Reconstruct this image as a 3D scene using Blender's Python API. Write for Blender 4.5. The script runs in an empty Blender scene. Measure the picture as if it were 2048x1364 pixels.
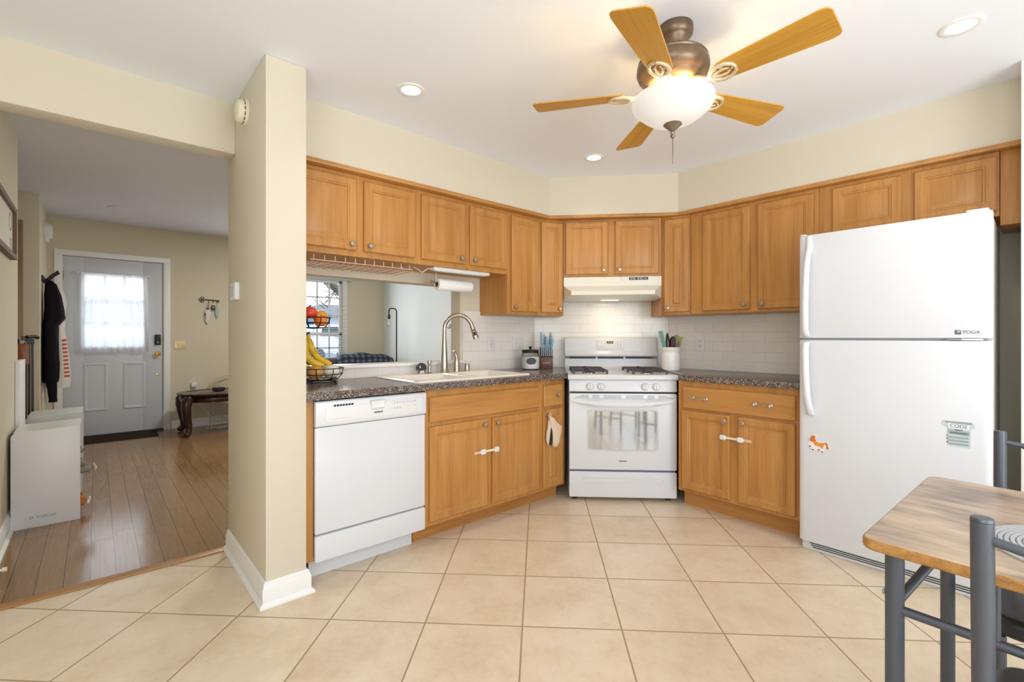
import bpy, bmesh, math, random
from mathutils import Matrix, Vector
random.seed(7)
S = bpy.context.scene
COL = S.collection
PI = math.pi

# ------------------------------------------------------------------ camera
CAM_H = 1.18
cam_d = bpy.data.cameras.new('camera')
cam = bpy.data.objects.new('camera', cam_d)
COL.objects.link(cam)
cam_d.sensor_width = 36.0
cam_d.lens = 935.0 / 2048.0 * 36.0
cam_d.shift_y = -9.0 / 2048.0
cam_d.clip_start = 0.02
cam_d.clip_end = 300
cam.location = (0, 0, CAM_H)
cam.rotation_euler = (PI / 2, 0, math.radians(48.32 - 90))
S.camera = cam

# ------------------------------------------------------------------ exposure
S.view_settings.view_transform = 'Standard'
S.view_settings.look = 'None'
S.view_settings.gamma = 1.0
S.view_settings.exposure = 0.4
S.view_settings.use_curve_mapping = False
S.cycles.use_denoising = True
S.cycles.max_bounces = 8
S.cycles.diffuse_bounces = 6
S.cycles.sample_clamp_indirect = 8.0

# ------------------------------------------------------------------ sky, sun, daylight
W = bpy.data.worlds.new('sky')
S.world = W
W.use_nodes = True
wn = W.node_tree
wn.nodes.clear()
wo = wn.nodes.new('ShaderNodeOutputWorld')
wb = wn.nodes.new('ShaderNodeBackground')
wc = wn.nodes.new('ShaderNodeTexCoord')
ws = wn.nodes.new('ShaderNodeSeparateXYZ')
wr = wn.nodes.new('ShaderNodeValToRGB')
wr.color_ramp.elements[0].position = 0.0
wr.color_ramp.elements[0].color = (0.95, 0.97, 1.0, 1)
wr.color_ramp.elements[1].position = 0.6
wr.color_ramp.elements[1].color = (0.45, 0.68, 1.0, 1)
wn.links.new(wc.outputs['Generated'], ws.inputs[0])
wn.links.new(ws.outputs['Z'], wr.inputs[0])
wn.links.new(wr.outputs[0], wb.inputs[0])
wb.inputs[1].default_value = 1.4
wn.links.new(wb.outputs[0], wo.inputs[0])

def lamp(name, kind, loc, energy, color=(1, 1, 1), rot=(0, 0, 0), size=None, size_y=None, spot=None, radius=None):
    d = bpy.data.lights.new(name, kind)
    d.energy = energy
    d.color = color
    if kind == 'AREA':
        d.shape = 'RECTANGLE' if size_y else 'DISK'
        d.size = size
        if size_y:
            d.size_y = size_y
    if kind == 'SPOT':
        d.spot_size = spot
        d.spot_blend = 0.8
    if radius is not None:
        d.shadow_soft_size = radius
    o = bpy.data.objects.new(name, d)
    COL.objects.link(o)
    o.location = loc
    o.rotation_euler = rot
    return o

sun = lamp('sun', 'SUN', (0, 0, 20), 2.2, (1.0, 0.95, 0.88), (math.radians(48), 0, math.radians(40)))
sun.data.angle = 0.02
DAY = (0.93, 0.965, 1.0)
# daylight through the patio door and the window behind the camera, and through the front window
lamp('patio_door_daylight', 'AREA', (0.9, -2.36, 1.1), 66, DAY, (PI / 2 + 0.85, 0, 0), 2.6, 2.05)
lamp('kitchen_window_daylight', 'AREA', (-1.26, -0.7, 1.45), 23, DAY, (PI / 2 + 0.35, 0, -PI / 2), 2.0, 1.3)
lamp('front_window_daylight', 'AREA', (2.45, 7.24, 1.45), 17, DAY, (-PI / 2, 0, 0), 1.0, 1.2)
lamp('front_door_daylight', 'AREA', (0.17, 7.50, 1.48), 4, DAY, (-PI / 2, 0, 0), 0.56, 0.8)

lamp('living_room_fill', 'AREA', (1.7, 5.3, 2.50), 29, (1.0, 0.95, 0.87), (0, 0, 0), 0.4)  # unseen fill light, added to brighten the hall and front door wall

# ------------------------------------------------------------------ helpers
def obj(name, me, mat=None, parent=None, loc=(0, 0, 0), rot=(0, 0, 0)):
    o = bpy.data.objects.new(name, me)
    COL.objects.link(o)
    if mat is not None:
        for m in (mat if isinstance(mat, (list, tuple)) else [mat]):
            me.materials.append(m)
    if parent is not None:
        o.parent = parent
    o.location = loc
    o.rotation_euler = rot
    return o

def tag(o, label=None, cat=None, group=None, kind=None):
    if label: o['label'] = label
    if cat: o['category'] = cat
    if group: o['group'] = group
    if kind: o['kind'] = kind
    return o

def thing(name, label, cat, loc=(0, 0, 0), rotz=0.0, group=None, rot=None):
    o = bpy.data.objects.new(name, None)
    o.empty_display_size = 0.05
    COL.objects.link(o)
    o.location = loc
    o.rotation_euler = rot if rot else (0, 0, rotz)
    return tag(o, label, cat, group)

class MB:
    def __init__(s):
        s.v = []; s.f = []; s.m = []
    def add(s, vs, fs, m=0, mx=None):
        b = len(s.v)
        for p in vs:
            p = Vector(p)
            s.v.append(mx @ p if mx is not None else p)
        for f in fs:
            s.f.append([b + i for i in f]); s.m.append(m)
        return s
    def box(s, x0, x1, y0, y1, z0, z1, m=0, mx=None):
        vs = [(x, y, z) for x in (x0, x1) for y in (y0, y1) for z in (z0, z1)]
        return s.add(vs, [(0, 1, 3, 2), (4, 6, 7, 5), (0, 4, 5, 1), (2, 3, 7, 6), (0, 2, 6, 4), (1, 5, 7, 3)], m, mx)
    def prism(s, poly, a, b, axis='z', m=0, mx=None):
        n = len(poly)
        def P(p, h):
            if axis == 'z': return (p[0], p[1], h)
            if axis == 'y': return (p[0], h, p[1])
            return (h, p[0], p[1])
        vs = [P(p, a) for p in poly] + [P(p, b) for p in poly]
        fs = [tuple(reversed(range(n))), tuple(range(n, 2 * n))]
        fs += [(i, (i + 1) % n, n + (i + 1) % n, n + i) for i in range(n)]
        return s.add(vs, fs, m, mx)
    def loops(s, rings, m=0, cap=True, mx=None, closed=True, mats=None):
        n = len(rings[0])
        vs = [p for r in rings for p in r]
        b = len(s.v)
        s.add(vs, [], m, mx)
        for k in range(len(rings) - 1):
            mm = mats[k] if mats else m
            for i in range(n if closed else n - 1):
                j = (i + 1) % n
                s.f.append([b + k * n + i, b + k * n + j, b + (k + 1) * n + j, b + (k + 1) * n + i]); s.m.append(mm)
        if cap:
            s.f.append([b + i for i in reversed(range(n))]); s.m.append(mats[0] if mats else m)
            s.f.append([b + (len(rings) - 1) * n + i for i in range(n)]); s.m.append(mats[-1] if mats else m)
        return s
    def lathe(s, prof, n=24, c=(0, 0, 0), axis='z', m=0, mx=None, cap=True, mats=None):
        rings = []
        for r, h in prof:
            ring = []
            for i in range(n):
                a = 2 * PI * i / n
                u, w = r * math.cos(a), r * math.sin(a)
                if axis == 'z': p = (c[0] + u, c[1] + w, c[2] + h)
                elif axis == 'y': p = (c[0] + u, c[1] + h, c[2] + w)
                else: p = (c[0] + h, c[1] + u, c[2] + w)
                ring.append(p)
            rings.append(ring)
        return s.loops(rings, m, cap, mx, True, mats)
    def tube(s, pts, r, n=10, m=0, mx=None, cap=True):
        pts = [Vector(p) for p in pts]
        rr = r if isinstance(r, (list, tuple)) else [r] * len(pts)
        rings = []
        up = None
        for i, p in enumerate(pts):
            if i == 0: t = pts[1] - p
            elif i == len(pts) - 1: t = p - pts[i - 1]
            else: t = (pts[i + 1] - p).normalized() + (p - pts[i - 1]).normalized()
            if t.length < 1e-9: t = Vector((0, 0, 1))
            t.normalize()
            if up is None:
                up = Vector((0, 0, 1)) if abs(t.z) < 0.9 else Vector((1, 0, 0))
            a = t.cross(up)
            if a.length < 1e-6:
                a = t.orthogonal()
            a.normalize()
            b = a.cross(t).normalized()
            up = b
            rings.append([p + rr[i] * (math.cos(2 * PI * k / n) * a + math.sin(2 * PI * k / n) * b) for k in range(n)])
        return s.loops(rings, m, cap, mx)
    def ell(s, c, rx, ry, rz, n=16, k=10, m=0, mx=None):
        rings = []
        for i in range(k + 1):
            a = -PI / 2 + PI * i / k
            cr = max(math.cos(a), 0.02)
            rings.append([(c[0] + rx * cr * math.cos(2 * PI * j / n), c[1] + ry * cr * math.sin(2 * PI * j / n), c[2] + rz * math.sin(a)) for j in range(n)])
        return s.loops(rings, m, True, mx)
    def mesh(s, name, bevel=0, seg=2, smooth=40):
        me = bpy.data.meshes.new(name)
        me.from_pydata([tuple(v) for v in s.v], [], s.f)
        for p, m in zip(me.polygons, s.m):
            p.material_index = m
        bm = bmesh.new()
        bm.from_mesh(me)
        bmesh.ops.recalc_face_normals(bm, faces=bm.faces)
        if bevel:
            es = [e for e in bm.edges if len(e.link_faces) == 2 and e.calc_face_angle(0) > math.radians(30)]
            bmesh.ops.bevel(bm, geom=es, offset=bevel, segments=seg, profile=0.5, affect='EDGES', clamp_overlap=True)
        bm.to_mesh(me)
        bm.free()
        if smooth:
            for p in me.polygons: p.use_smooth = True
            me.set_sharp_from_angle(angle=math.radians(smooth))
        return me
    def build(s, name, mat, parent=None, bevel=0, seg=2, smooth=40, loc=(0, 0, 0), rot=(0, 0, 0)):
        return obj(name, s.mesh(name, bevel, seg, smooth), mat, parent, loc, rot)

def T(x=0, y=0, z=0): return Matrix.Translation((x, y, z))
def RX(a): return Matrix.Rotation(a, 4, 'X')
def RY(a): return Matrix.Rotation(a, 4, 'Y')
def RZ(a): return Matrix.Rotation(a, 4, 'Z')

def struct(o, label=None):
    o['kind'] = 'structure'
    if label: o['label'] = label
    return o

def sbox(name, mat, x0, x1, y0, y1, z0, z1, label=None, bevel=0):
    return struct(MB().box(x0, x1, y0, y1, z0, z1).build(name, mat, bevel=bevel), label)

def text_mesh(txt, size, ext=0.0006, bold=0.0, spacing=1.0):
    cu = bpy.data.curves.new('lettering', 'FONT')
    cu.body = txt
    cu.size = size
    cu.extrude = ext
    cu.offset = bold
    cu.space_character = spacing
    cu.align_x = 'CENTER'
    cu.align_y = 'CENTER'
    o = bpy.data.objects.new('lettering', cu)
    COL.objects.link(o)
    bpy.context.view_layer.update()
    me = bpy.data.meshes.new_from_object(o.evaluated_get(bpy.context.evaluated_depsgraph_get()))
    bpy.data.objects.remove(o)
    return me

def lettering(name, txt, size, mat, parent, loc, rot=(PI / 2, 0, 0), ext=0.0006, bold=0.0, sx=1.0):
    o = obj(name, text_mesh(txt, size, ext, bold), mat, parent, loc, rot)
    o.scale = (sx, 1, 1)
    return o

def arc(cx, cz, r, a0, a1, n, y=0.0):
    return [(cx + r * math.cos(a0 + (a1 - a0) * i / n), y, cz + r * math.sin(a0 + (a1 - a0) * i / n)) for i in range(n + 1)]

def rrect(x0, x1, y0, y1, r, n=5):
    out = []
    for cx, cy, a in ((x1 - r, y1 - r, 0), (x0 + r, y1 - r, PI / 2), (x0 + r, y0 + r, PI), (x1 - r, y0 + r, 1.5 * PI)):
        for i in range(n + 1):
            t = a + PI / 2 * i / n
            out.append((cx + r * math.cos(t), cy + r * math.sin(t)))
    return out

# ------------------------------------------------------------------ materials
def lin(c):
    return tuple(((x / 255 / 12.92) if x / 255 <= 0.04045 else ((x / 255 + 0.055) / 1.055) ** 2.4) for x in c)

def new_mat(name):
    m = bpy.data.materials.new(name)
    m.use_nodes = True
    nt = m.node_tree
    b = nt.nodes['Principled BSDF']
    return m, nt, b

def col4(c): return (c[0], c[1], c[2], 1.0)

def mix_rgb(nt, fac, a, b, typ='MIX'):
    n = nt.nodes.new('ShaderNodeMix')
    n.data_type = 'RGBA'
    n.blend_type = typ
    for sock, v in ((n.inputs[0], fac), (n.inputs[6], a), (n.inputs[7], b)):
        if hasattr(v, 'links'): nt.links.new(v, sock)
        elif isinstance(v, (int, float)): sock.default_value = v
        else: sock.default_value = col4(v)
    return n.outputs[2]

def math_n(nt, op, a, b=0.0, c=0.0):
    n = nt.nodes.new('ShaderNodeMath')
    n.operation = op
    for sock, v in zip(n.inputs, (a, b, c)):
        if hasattr(v, 'links'): nt.links.new(v, sock)
        else: sock.default_value = v
    return n.outputs[0]

def noise(nt, vec, scale, detail=3, rough=0.55, w=None):
    n = nt.nodes.new('ShaderNodeTexNoise')
    n.inputs['Scale'].default_value = scale
    n.inputs['Detail'].default_value = detail
    n.inputs['Roughness'].default_value = rough
    if vec is not None: nt.links.new(vec, n.inputs['Vector'])
    return n.outputs['Fac']

def coords(nt, kind='Object', scale=(1, 1, 1), rnd=False):
    t = nt.nodes.new('ShaderNodeTexCoord')
    mp = nt.nodes.new('ShaderNodeMapping')
    mp.inputs['Scale'].default_value = scale
    nt.links.new(t.outputs[kind], mp.inputs[0])
    if rnd:
        oi = nt.nodes.new('ShaderNodeObjectInfo')
        m = math_n(nt, 'MULTIPLY', oi.outputs['Random'], 37.0)
        cb = nt.nodes.new('ShaderNodeCombineXYZ')
        for i in range(3): nt.links.new(m, cb.inputs[i])
        nt.links.new(cb.outputs[0], mp.inputs['Location'])
    return mp.outputs[0]

def ramp(nt, fac, stops):
    r = nt.nodes.new('ShaderNodeValToRGB')
    e = r.color_ramp.elements
    while len(e) < len(stops): e.new(0.5)
    for x, (p, c) in zip(e, stops):
        x.position = p; x.color = col4(c)
    nt.links.new(fac, r.inputs[0])
    return r.outputs[0]

def bump(nt, b, h, strength, dist=0.01):
    n = nt.nodes.new('ShaderNodeBump')
    n.inputs['Strength'].default_value = strength
    n.inputs['Distance'].default_value = dist
    nt.links.new(h, n.inputs['Height'])
    nt.links.new(n.outputs[0], b.inputs['Normal'])

def plain(name, rgb, rough=0.5, metal=0.0, var=0.06, scale=30, bmp=0.0, spec=0.5, srgb=True, coat=0.0):
    m, nt, b = new_mat(name)
    c = lin(rgb) if srgb else rgb
    v = coords(nt)
    f = noise(nt, v, scale, 3)
    nt.links.new(mix_rgb(nt, f, tuple(x * (1 - var) for x in c), tuple(min(1, x * (1 + var)) for x in c)), b.inputs['Base Color'])
    b.inputs['Roughness'].default_value = rough
    b.inputs['Metallic'].default_value = metal
    b.inputs['Specular IOR Level'].default_value = spec
    if coat: b.inputs['Coat Weight'].default_value = coat; b.inputs['Coat Roughness'].default_value = 0.1
    if bmp: bump(nt, b, f, bmp, 0.004)
    return m

def wood(name, dark, mid, light, scale=(9, 9, 0.9), rough=0.38, fine=True):
    m, nt, b = new_mat(name)
    v = coords(nt, 'Object', scale, rnd=True)
    f1 = noise(nt, v, 1.6, 4, 0.6)
    v2 = coords(nt, 'Object', tuple(s * 9 if s > 3 else s * 1.6 for s in scale), rnd=True)
    f2 = noise(nt, v2, 2.0, 3, 0.7)
    w = nt.nodes.new('ShaderNodeTexWave')
    w.bands_direction = 'X'
    w.inputs['Scale'].default_value = 0.55
    w.inputs['Distortion'].default_value = 7.0
    w.inputs['Detail'].default_value = 2.0
    nt.links.new(v, w.inputs['Vector'])
    f = math_n(nt, 'ADD', math_n(nt, 'MULTIPLY', f1, 0.50), math_n(nt, 'MULTIPLY', w.outputs['Fac'], 0.05))
    f = math_n(nt, 'ADD', f, math_n(nt, 'MULTIPLY', f2, 0.44))
    c = ramp(nt, f, [(0.28, lin(dark)), (0.52, lin(mid)), (0.8, lin(light))])
    nt.links.new(c, b.inputs['Base Color'])
    b.inputs['Roughness'].default_value = rough
    bump(nt, b, f2, 0.08, 0.002)
    return m

def emit(name, rgb, strength, srgb=False):
    m, nt, b = new_mat(name)
    c = lin(rgb) if srgb else rgb
    v = coords(nt)
    f = noise(nt, v, 6, 2)
    cc = mix_rgb(nt, f, tuple(x * 0.97 for x in c), c)
    nt.links.new(cc, b.inputs['Emission Color'])
    nt.links.new(cc, b.inputs['Base Color'])
    b.inputs['Emission Strength'].default_value = strength
    return m

M = {}
M['wall'] = plain('cream_wall_paint', (218, 210, 191), 0.7, var=0.015, scale=60, bmp=0.02, spec=0.3)
M['wall_hall'] = plain('beige_hall_paint', (214, 204, 180), 0.75, var=0.02, scale=60, bmp=0.02, spec=0.3)
M['wall_green'] = plain('pale_sage_paint', (205, 208, 190), 0.75, var=0.02, scale=60, spec=0.3)
M['wall_blue'] = plain('cool_white_paint', (222, 230, 230), 0.75, var=0.02, scale=60, spec=0.3)
M['ceil'] = plain('white_ceiling_paint', (240, 246, 255), 0.8, var=0.01, scale=80, spec=0.2)
M['popcorn'] = plain('stippled_ceiling', (226, 228, 233), 0.95, var=0.10, scale=140, bmp=0.6, spec=0.1)
M['trim'] = plain('white_trim_paint', (240, 240, 238), 0.4, var=0.01, scale=40)
M['white'] = plain('white_enamel', (221, 224, 229), 0.28, var=0.008, scale=20)
M['whitedull'] = plain('white_plastic', (228, 229, 229), 0.45, var=0.01, scale=20)
M['offwhite'] = plain('off_white_plastic', (235, 228, 205), 0.45, var=0.02, scale=20)
M['fridge'] = plain('textured_fridge_enamel', (219, 222, 227), 0.36, var=0.01, scale=420, bmp=0.05)
M['ceramic'] = plain('white_ceramic', (244, 243, 240), 0.12, var=0.01, scale=10)
M['sink'] = plain('biscuit_white_enamel', (246, 240, 230), 0.15, var=0.01, scale=10)
M['grey'] = plain('grey_plastic', (150, 155, 160), 0.5, var=0.03)
M['lightgrey'] = plain('light_grey_print', (190, 193, 196), 0.5, var=0.02)
M['darkgap'] = plain('dark_gap', (40, 42, 48), 0.6, var=0.05)
M['black'] = plain('black_plastic', (22, 22, 24), 0.4, var=0.1)
M['blackiron'] = plain('black_iron', (26, 24, 24), 0.55, var=0.15, bmp=0.1)
M['castiron'] = plain('cast_iron_grate', (74, 70, 72), 0.5, 0.3, var=0.2, scale=90, bmp=0.1)
M['nickel'] = plain('brushed_nickel', (188, 180, 166), 0.3, 1.0, var=0.05, scale=60)
M['chrome'] = plain('chrome', (225, 225, 228), 0.12, 1.0, var=0.02)
M['pewter'] = plain('pewter_knob', (150, 136, 122), 0.35, 0.9, var=0.2, scale=120)
M['pewterface'] = plain('pewter_knob_face', (176, 158, 142), 0.3, 0.7, var=0.2, scale=160)
M['brass'] = plain('polished_brass', (214, 178, 96), 0.22, 1.0, var=0.05)
M['bronze'] = plain('antique_fan_bronze', (120, 102, 84), 0.38, 0.7, var=0.22, scale=25)
M['irongold'] = plain('antique_white_iron', (212, 196, 164), 0.4, 0.3, var=0.12, scale=40)
M['copper'] = plain('coppered_wire', (232, 196, 168), 0.4, 0.1, var=0.05)
M['gunmetal'] = plain('gunmetal_tube_paint', (88, 92, 100), 0.42, 0.45, var=0.06, scale=200)
M['leather'] = plain('black_vinyl', (34, 35, 37), 0.4, var=0.1, scale=250, bmp=0.1)
M['oak'] = wood('oak_vertical_grain', (160, 106, 50), (190, 136, 72), (204, 152, 88))
M['oakh'] = wood('oak_horizontal_grain', (160, 106, 50), (190, 136, 72), (204, 152, 88), (0.9, 9, 9))
M['blade'] = wood('fan_blade_oak', (168, 118, 34), (200, 148, 52), (216, 166, 72), (0.8, 14, 14), 0.45)
M['darkwood'] = wood('dark_mahogany', (34, 18, 14), (58, 32, 24), (84, 48, 36), (9, 9, 0.9), 0.22)
M['blockwood'] = wood('walnut_block', (70, 38, 28), (104, 62, 46), (128, 82, 64), (9, 9, 1.2), 0.4)
M['framewood'] = wood('weathered_frame', (84, 66, 54), (120, 98, 80), (140, 118, 98), (9, 9, 0.9), 0.6)
M['laminated'] = M['oakh']
M['cloth_black'] = plain('black_fleece', (26, 24, 30), 0.95, var=0.25, scale=220, bmp=0.2, spec=0.1)
M['cloth_white'] = plain('off_white_fleece', (222, 216, 206), 0.95, var=0.06, scale=160, bmp=0.1, spec=0.1)
M['orange_print'] = plain('orange_red_print', (196, 84, 60), 0.8, var=0.1)
M['plush_grey'] = plain('grey_plush', (150, 140, 128), 0.95, var=0.15, scale=200, bmp=0.3, spec=0.1)
M['plush_beige'] = plain('beige_plush', (206, 190, 168), 0.95, var=0.12, scale=200, bmp=0.3, spec=0.1)
M['plush_orange'] = plain('orange_plush', (192, 116, 60), 0.95, var=0.12, scale=200, bmp=0.3, spec=0.1)
M['mask_blue'] = plain('pale_blue_mask', (176, 196, 198), 0.8, var=0.05)
M['mask_white'] = plain('white_cotton', (224, 218, 212), 0.85, var=0.05)
M['mask_dark'] = plain('navy_print', (44, 46, 66), 0.8, var=0.2)
M['sofa'] = plain('charcoal_sofa_fabric', (74, 72, 72), 0.9, var=0.15, scale=150, bmp=0.15)
M['banana'] = None
M['bluehandle'] = plain('powder_blue_handle', (150, 182, 198), 0.4, var=0.05)
M['steel'] = plain('steel', (170, 175, 180), 0.25, 1.0, var=0.05)
M['crock'] = M['ceramic']
M['paper'] = plain('paper_towel', (246, 246, 246), 0.9, var=0.02, scale=90, bmp=0.1, spec=0.1)
M['linen'] = plain('beige_quilted_linen', (222, 200, 176), 0.9, var=0.06, scale=160, bmp=0.15, spec=0.1)
M['mat'] = plain('dark_doormat', (52, 40, 32), 0.95, var=0.3, scale=120, bmp=0.3, spec=0.1)
M['green_u'] = plain('olive_silicone', (150, 165, 92), 0.5, var=0.1)
M['teal_u'] = plain('mint_silicone', (128, 186, 174), 0.5, var=0.06)
M['wine_u'] = plain('burgundy_silicone', (122, 30, 62), 0.45, var=0.1)
M['pink_u'] = plain('pink_wire_whisk', (196, 120, 160), 0.4, var=0.1)
M['concrete'] = plain('asphalt', (150, 150, 150), 0.9, var=0.1, scale=8)
M['siding'] = plain('white_siding', (232, 236, 240), 0.7, var=0.03)
M['shutter'] = plain('blue_grey_glass', (120, 168, 205), 0.15, var=0.08)
M['roofing'] = plain('grey_shingles', (150, 150, 156), 0.9, var=0.2, scale=12)
M['carwhite'] = plain('white_car_paint', (238, 240, 242), 0.25, var=0.01)
M['carblue'] = plain('dark_blue_car_paint', (70, 84, 124), 0.25, var=0.05)
M['carglass'] = plain('tinted_car_glass', (44, 74, 74), 0.1, var=0.1)
M['carred'] = plain('tail_light_red', (150, 40, 60), 0.3, var=0.1)
M['tyre'] = plain('tyre_rubber', (80, 86, 88), 0.8, var=0.1)
M['bark'] = plain('mossy_bark', (98, 92, 64), 0.95, var=0.45, scale=14, bmp=0.4)
M['twig'] = plain('dark_twigs', (78, 68, 62), 0.95, var=0.2)

# glass
def glass(name, tint=(1, 1, 1), rough=0.0):
    m, nt, b = new_mat(name)
    nt.nodes.remove(b)
    out = nt.nodes['Material Output']
    tr = nt.nodes.new('ShaderNodeBsdfTransparent'); tr.inputs[0].default_value = col4(tint)
    gl = nt.nodes.new('ShaderNodeBsdfGlossy'); gl.inputs['Roughness'].default_value = rough + 0.02
    fr = nt.nodes.new('ShaderNodeFresnel'); fr.inputs[0].default_value = 1.35
    mx = nt.nodes.new('ShaderNodeMixShader')
    f = noise(nt, coords(nt), 3, 1)
    ff = math_n(nt, 'MULTIPLY', fr.outputs[0], math_n(nt, 'ADD', math_n(nt, 'MULTIPLY', f, 0.1), 0.9))
    nt.links.new(ff, mx.inputs[0]); nt.links.new(tr.outputs[0], mx.inputs[1]); nt.links.new(gl.outputs[0], mx.inputs[2])
    nt.links.new(mx.outputs[0], out.inputs[0])
    return m
M['glass'] = glass('window_glass')
M['jarglass'] = glass('jar_glass', (0.96, 0.97, 0.96))

def sheer(name, rgb, opacity):
    m, nt, b = new_mat(name)
    out = nt.nodes['Material Output']
    v = coords(nt)
    f = noise(nt, v, 300, 2)
    c = lin(rgb)
    tl = nt.nodes.new('ShaderNodeBsdfTranslucent'); tl.inputs[0].default_value = col4(c)
    df = nt.nodes.new('ShaderNodeBsdfDiffuse'); df.inputs[0].default_value = col4(c)
    m1 = nt.nodes.new('ShaderNodeMixShader'); m1.inputs[0].default_value = 0.55
    nt.links.new(df.outputs[0], m1.inputs[1]); nt.links.new(tl.outputs[0], m1.inputs[2])
    tr = nt.nodes.new('ShaderNodeBsdfTransparent')
    m2 = nt.nodes.new('ShaderNodeMixShader')
    nt.links.new(math_n(nt, 'ADD', math_n(nt, 'MULTIPLY', f, 0.25), opacity - 0.12), m2.inputs[0])
    nt.links.new(tr.outputs[0], m2.inputs[1]); nt.links.new(m1.outputs[0], m2.inputs[2])
    nt.links.new(m2.outputs[0], out.inputs[0])
    nt.nodes.remove(b)
    return m
M['sheer'] = sheer('sheer_white_voile', (236, 238, 242), 0.74)

# oven window glass: pale, mirror-like
def oven_glass():
    m, nt, b = new_mat('pale_oven_glass')
    v = coords(nt)
    f = noise(nt, v, 5, 2)
    nt.links.new(mix_rgb(nt, f, lin((186, 190, 192)), lin((204, 207, 209))), b.inputs['Base Color'])
    b.inputs['Roughness'].default_value = 0.05
    b.inputs['Metallic'].default_value = 0.55
    b.inputs['Coat Weight'].default_value = 1.0
    b.inputs['Coat Roughness'].default_value = 0.03
    b.inputs['Specular IOR Level'].default_value = 1.0
    return m
M['ovenglass'] = oven_glass()

# speckled laminate worktop
def worktop():
    m, nt, b = new_mat('speckled_worktop_laminate')
    v = coords(nt)
    vo = nt.nodes.new('ShaderNodeTexVoronoi'); vo.inputs['Scale'].default_value = 250
    nt.links.new(v, vo.inputs['Vector'])
    sep = nt.nodes.new('ShaderNodeSeparateColor'); nt.links.new(vo.outputs['Color'], sep.inputs[0])
    c = ramp(nt, sep.outputs[0], [(0.0, lin((46, 42, 42))), (0.35, lin((74, 66, 64))), (0.6, lin((104, 90, 82))), (0.82, lin((132, 112, 100))), (0.95, lin((186, 176, 166)))])
    nt.links.new(c, b.inputs['Base Color'])
    b.inputs['Roughness'].default_value = 0.24
    b.inputs['Specular IOR Level'].default_value = 0.6
    return m
M['worktop'] = worktop()

# square ceramic floor tiles laid diagonally
def floor_tile():
    m, nt, b = new_mat('beige_floor_tile')
    g = nt.nodes.new('ShaderNodeNewGeometry')
    sp = nt.nodes.new('ShaderNodeSeparateXYZ'); nt.links.new(g.outputs['Position'], sp.inputs[0])
    q = math.sqrt(0.5) / 0.4005
    X, Y = sp.outputs[0], sp.outputs[1]
    tx = math_n(nt, 'ADD', math_n(nt, 'MULTIPLY', math_n(nt, 'SUBTRACT', X, Y), q), 0.17 + 20)
    ty = math_n(nt, 'ADD', math_n(nt, 'MULTIPLY', math_n(nt, 'ADD', X, Y), q), -0.75 + 20)
    def edge(t):
        fr = math_n(nt, 'FRACT', t)
        return math_n(nt, 'MINIMUM', fr, math_n(nt, 'SUBTRACT', 1.0, fr))
    e = math_n(nt, 'MINIMUM', edge(tx), edge(ty))
    grout = math_n(nt, 'LESS_THAN', e, 0.0085)
    cb = nt.nodes.new('ShaderNodeCombineXYZ')
    nt.links.new(math_n(nt, 'FLOOR', tx), cb.inputs[0]); nt.links.new(math_n(nt, 'FLOOR', ty), cb.inputs[1])
    wn_ = nt.nodes.new('ShaderNodeTexWhiteNoise'); nt.links.new(cb.outputs[0], wn_.inputs[0])
    off = nt.nodes.new('ShaderNodeVectorMath'); off.operation = 'MULTIPLY_ADD'
    nt.links.new(wn_.outputs['Color'], off.inputs[0]); off.inputs[1].default_value = (9, 9, 9)
    nt.links.new(g.outputs['Position'], off.inputs[2])
    n1 = noise(nt, off.outputs[0], 5.0, 5, 0.62)
    n2 = noise(nt, off.outputs[0], 34.0, 3, 0.6)
    f = math_n(nt, 'ADD', math_n(nt, 'MULTIPLY', n1, 0.75), math_n(nt, 'MULTIPLY', n2, 0.25))
    c = ramp(nt, f, [(0.3, lin((212, 190, 160))), (0.5, lin((226, 208, 182))), (0.72, lin((236, 222, 202)))])
    c = mix_rgb(nt, math_n(nt, 'MULTIPLY', wn_.outputs['Value'], 0.10), c, lin((206, 182, 150)))
    c = mix_rgb(nt, grout, c, lin((166, 146, 116)))
    nt.links.new(c, b.inputs['Base Color'])
    nt.links.new(math_n(nt, 'ADD', math_n(nt, 'MULTIPLY', grout, 0.4), 0.3), b.inputs['Roughness'])
    bump(nt, b, math_n(nt, 'MINIMUM', e, 0.015), 0.5, 0.1)
    return m
M['tile'] = floor_tile()

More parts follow.
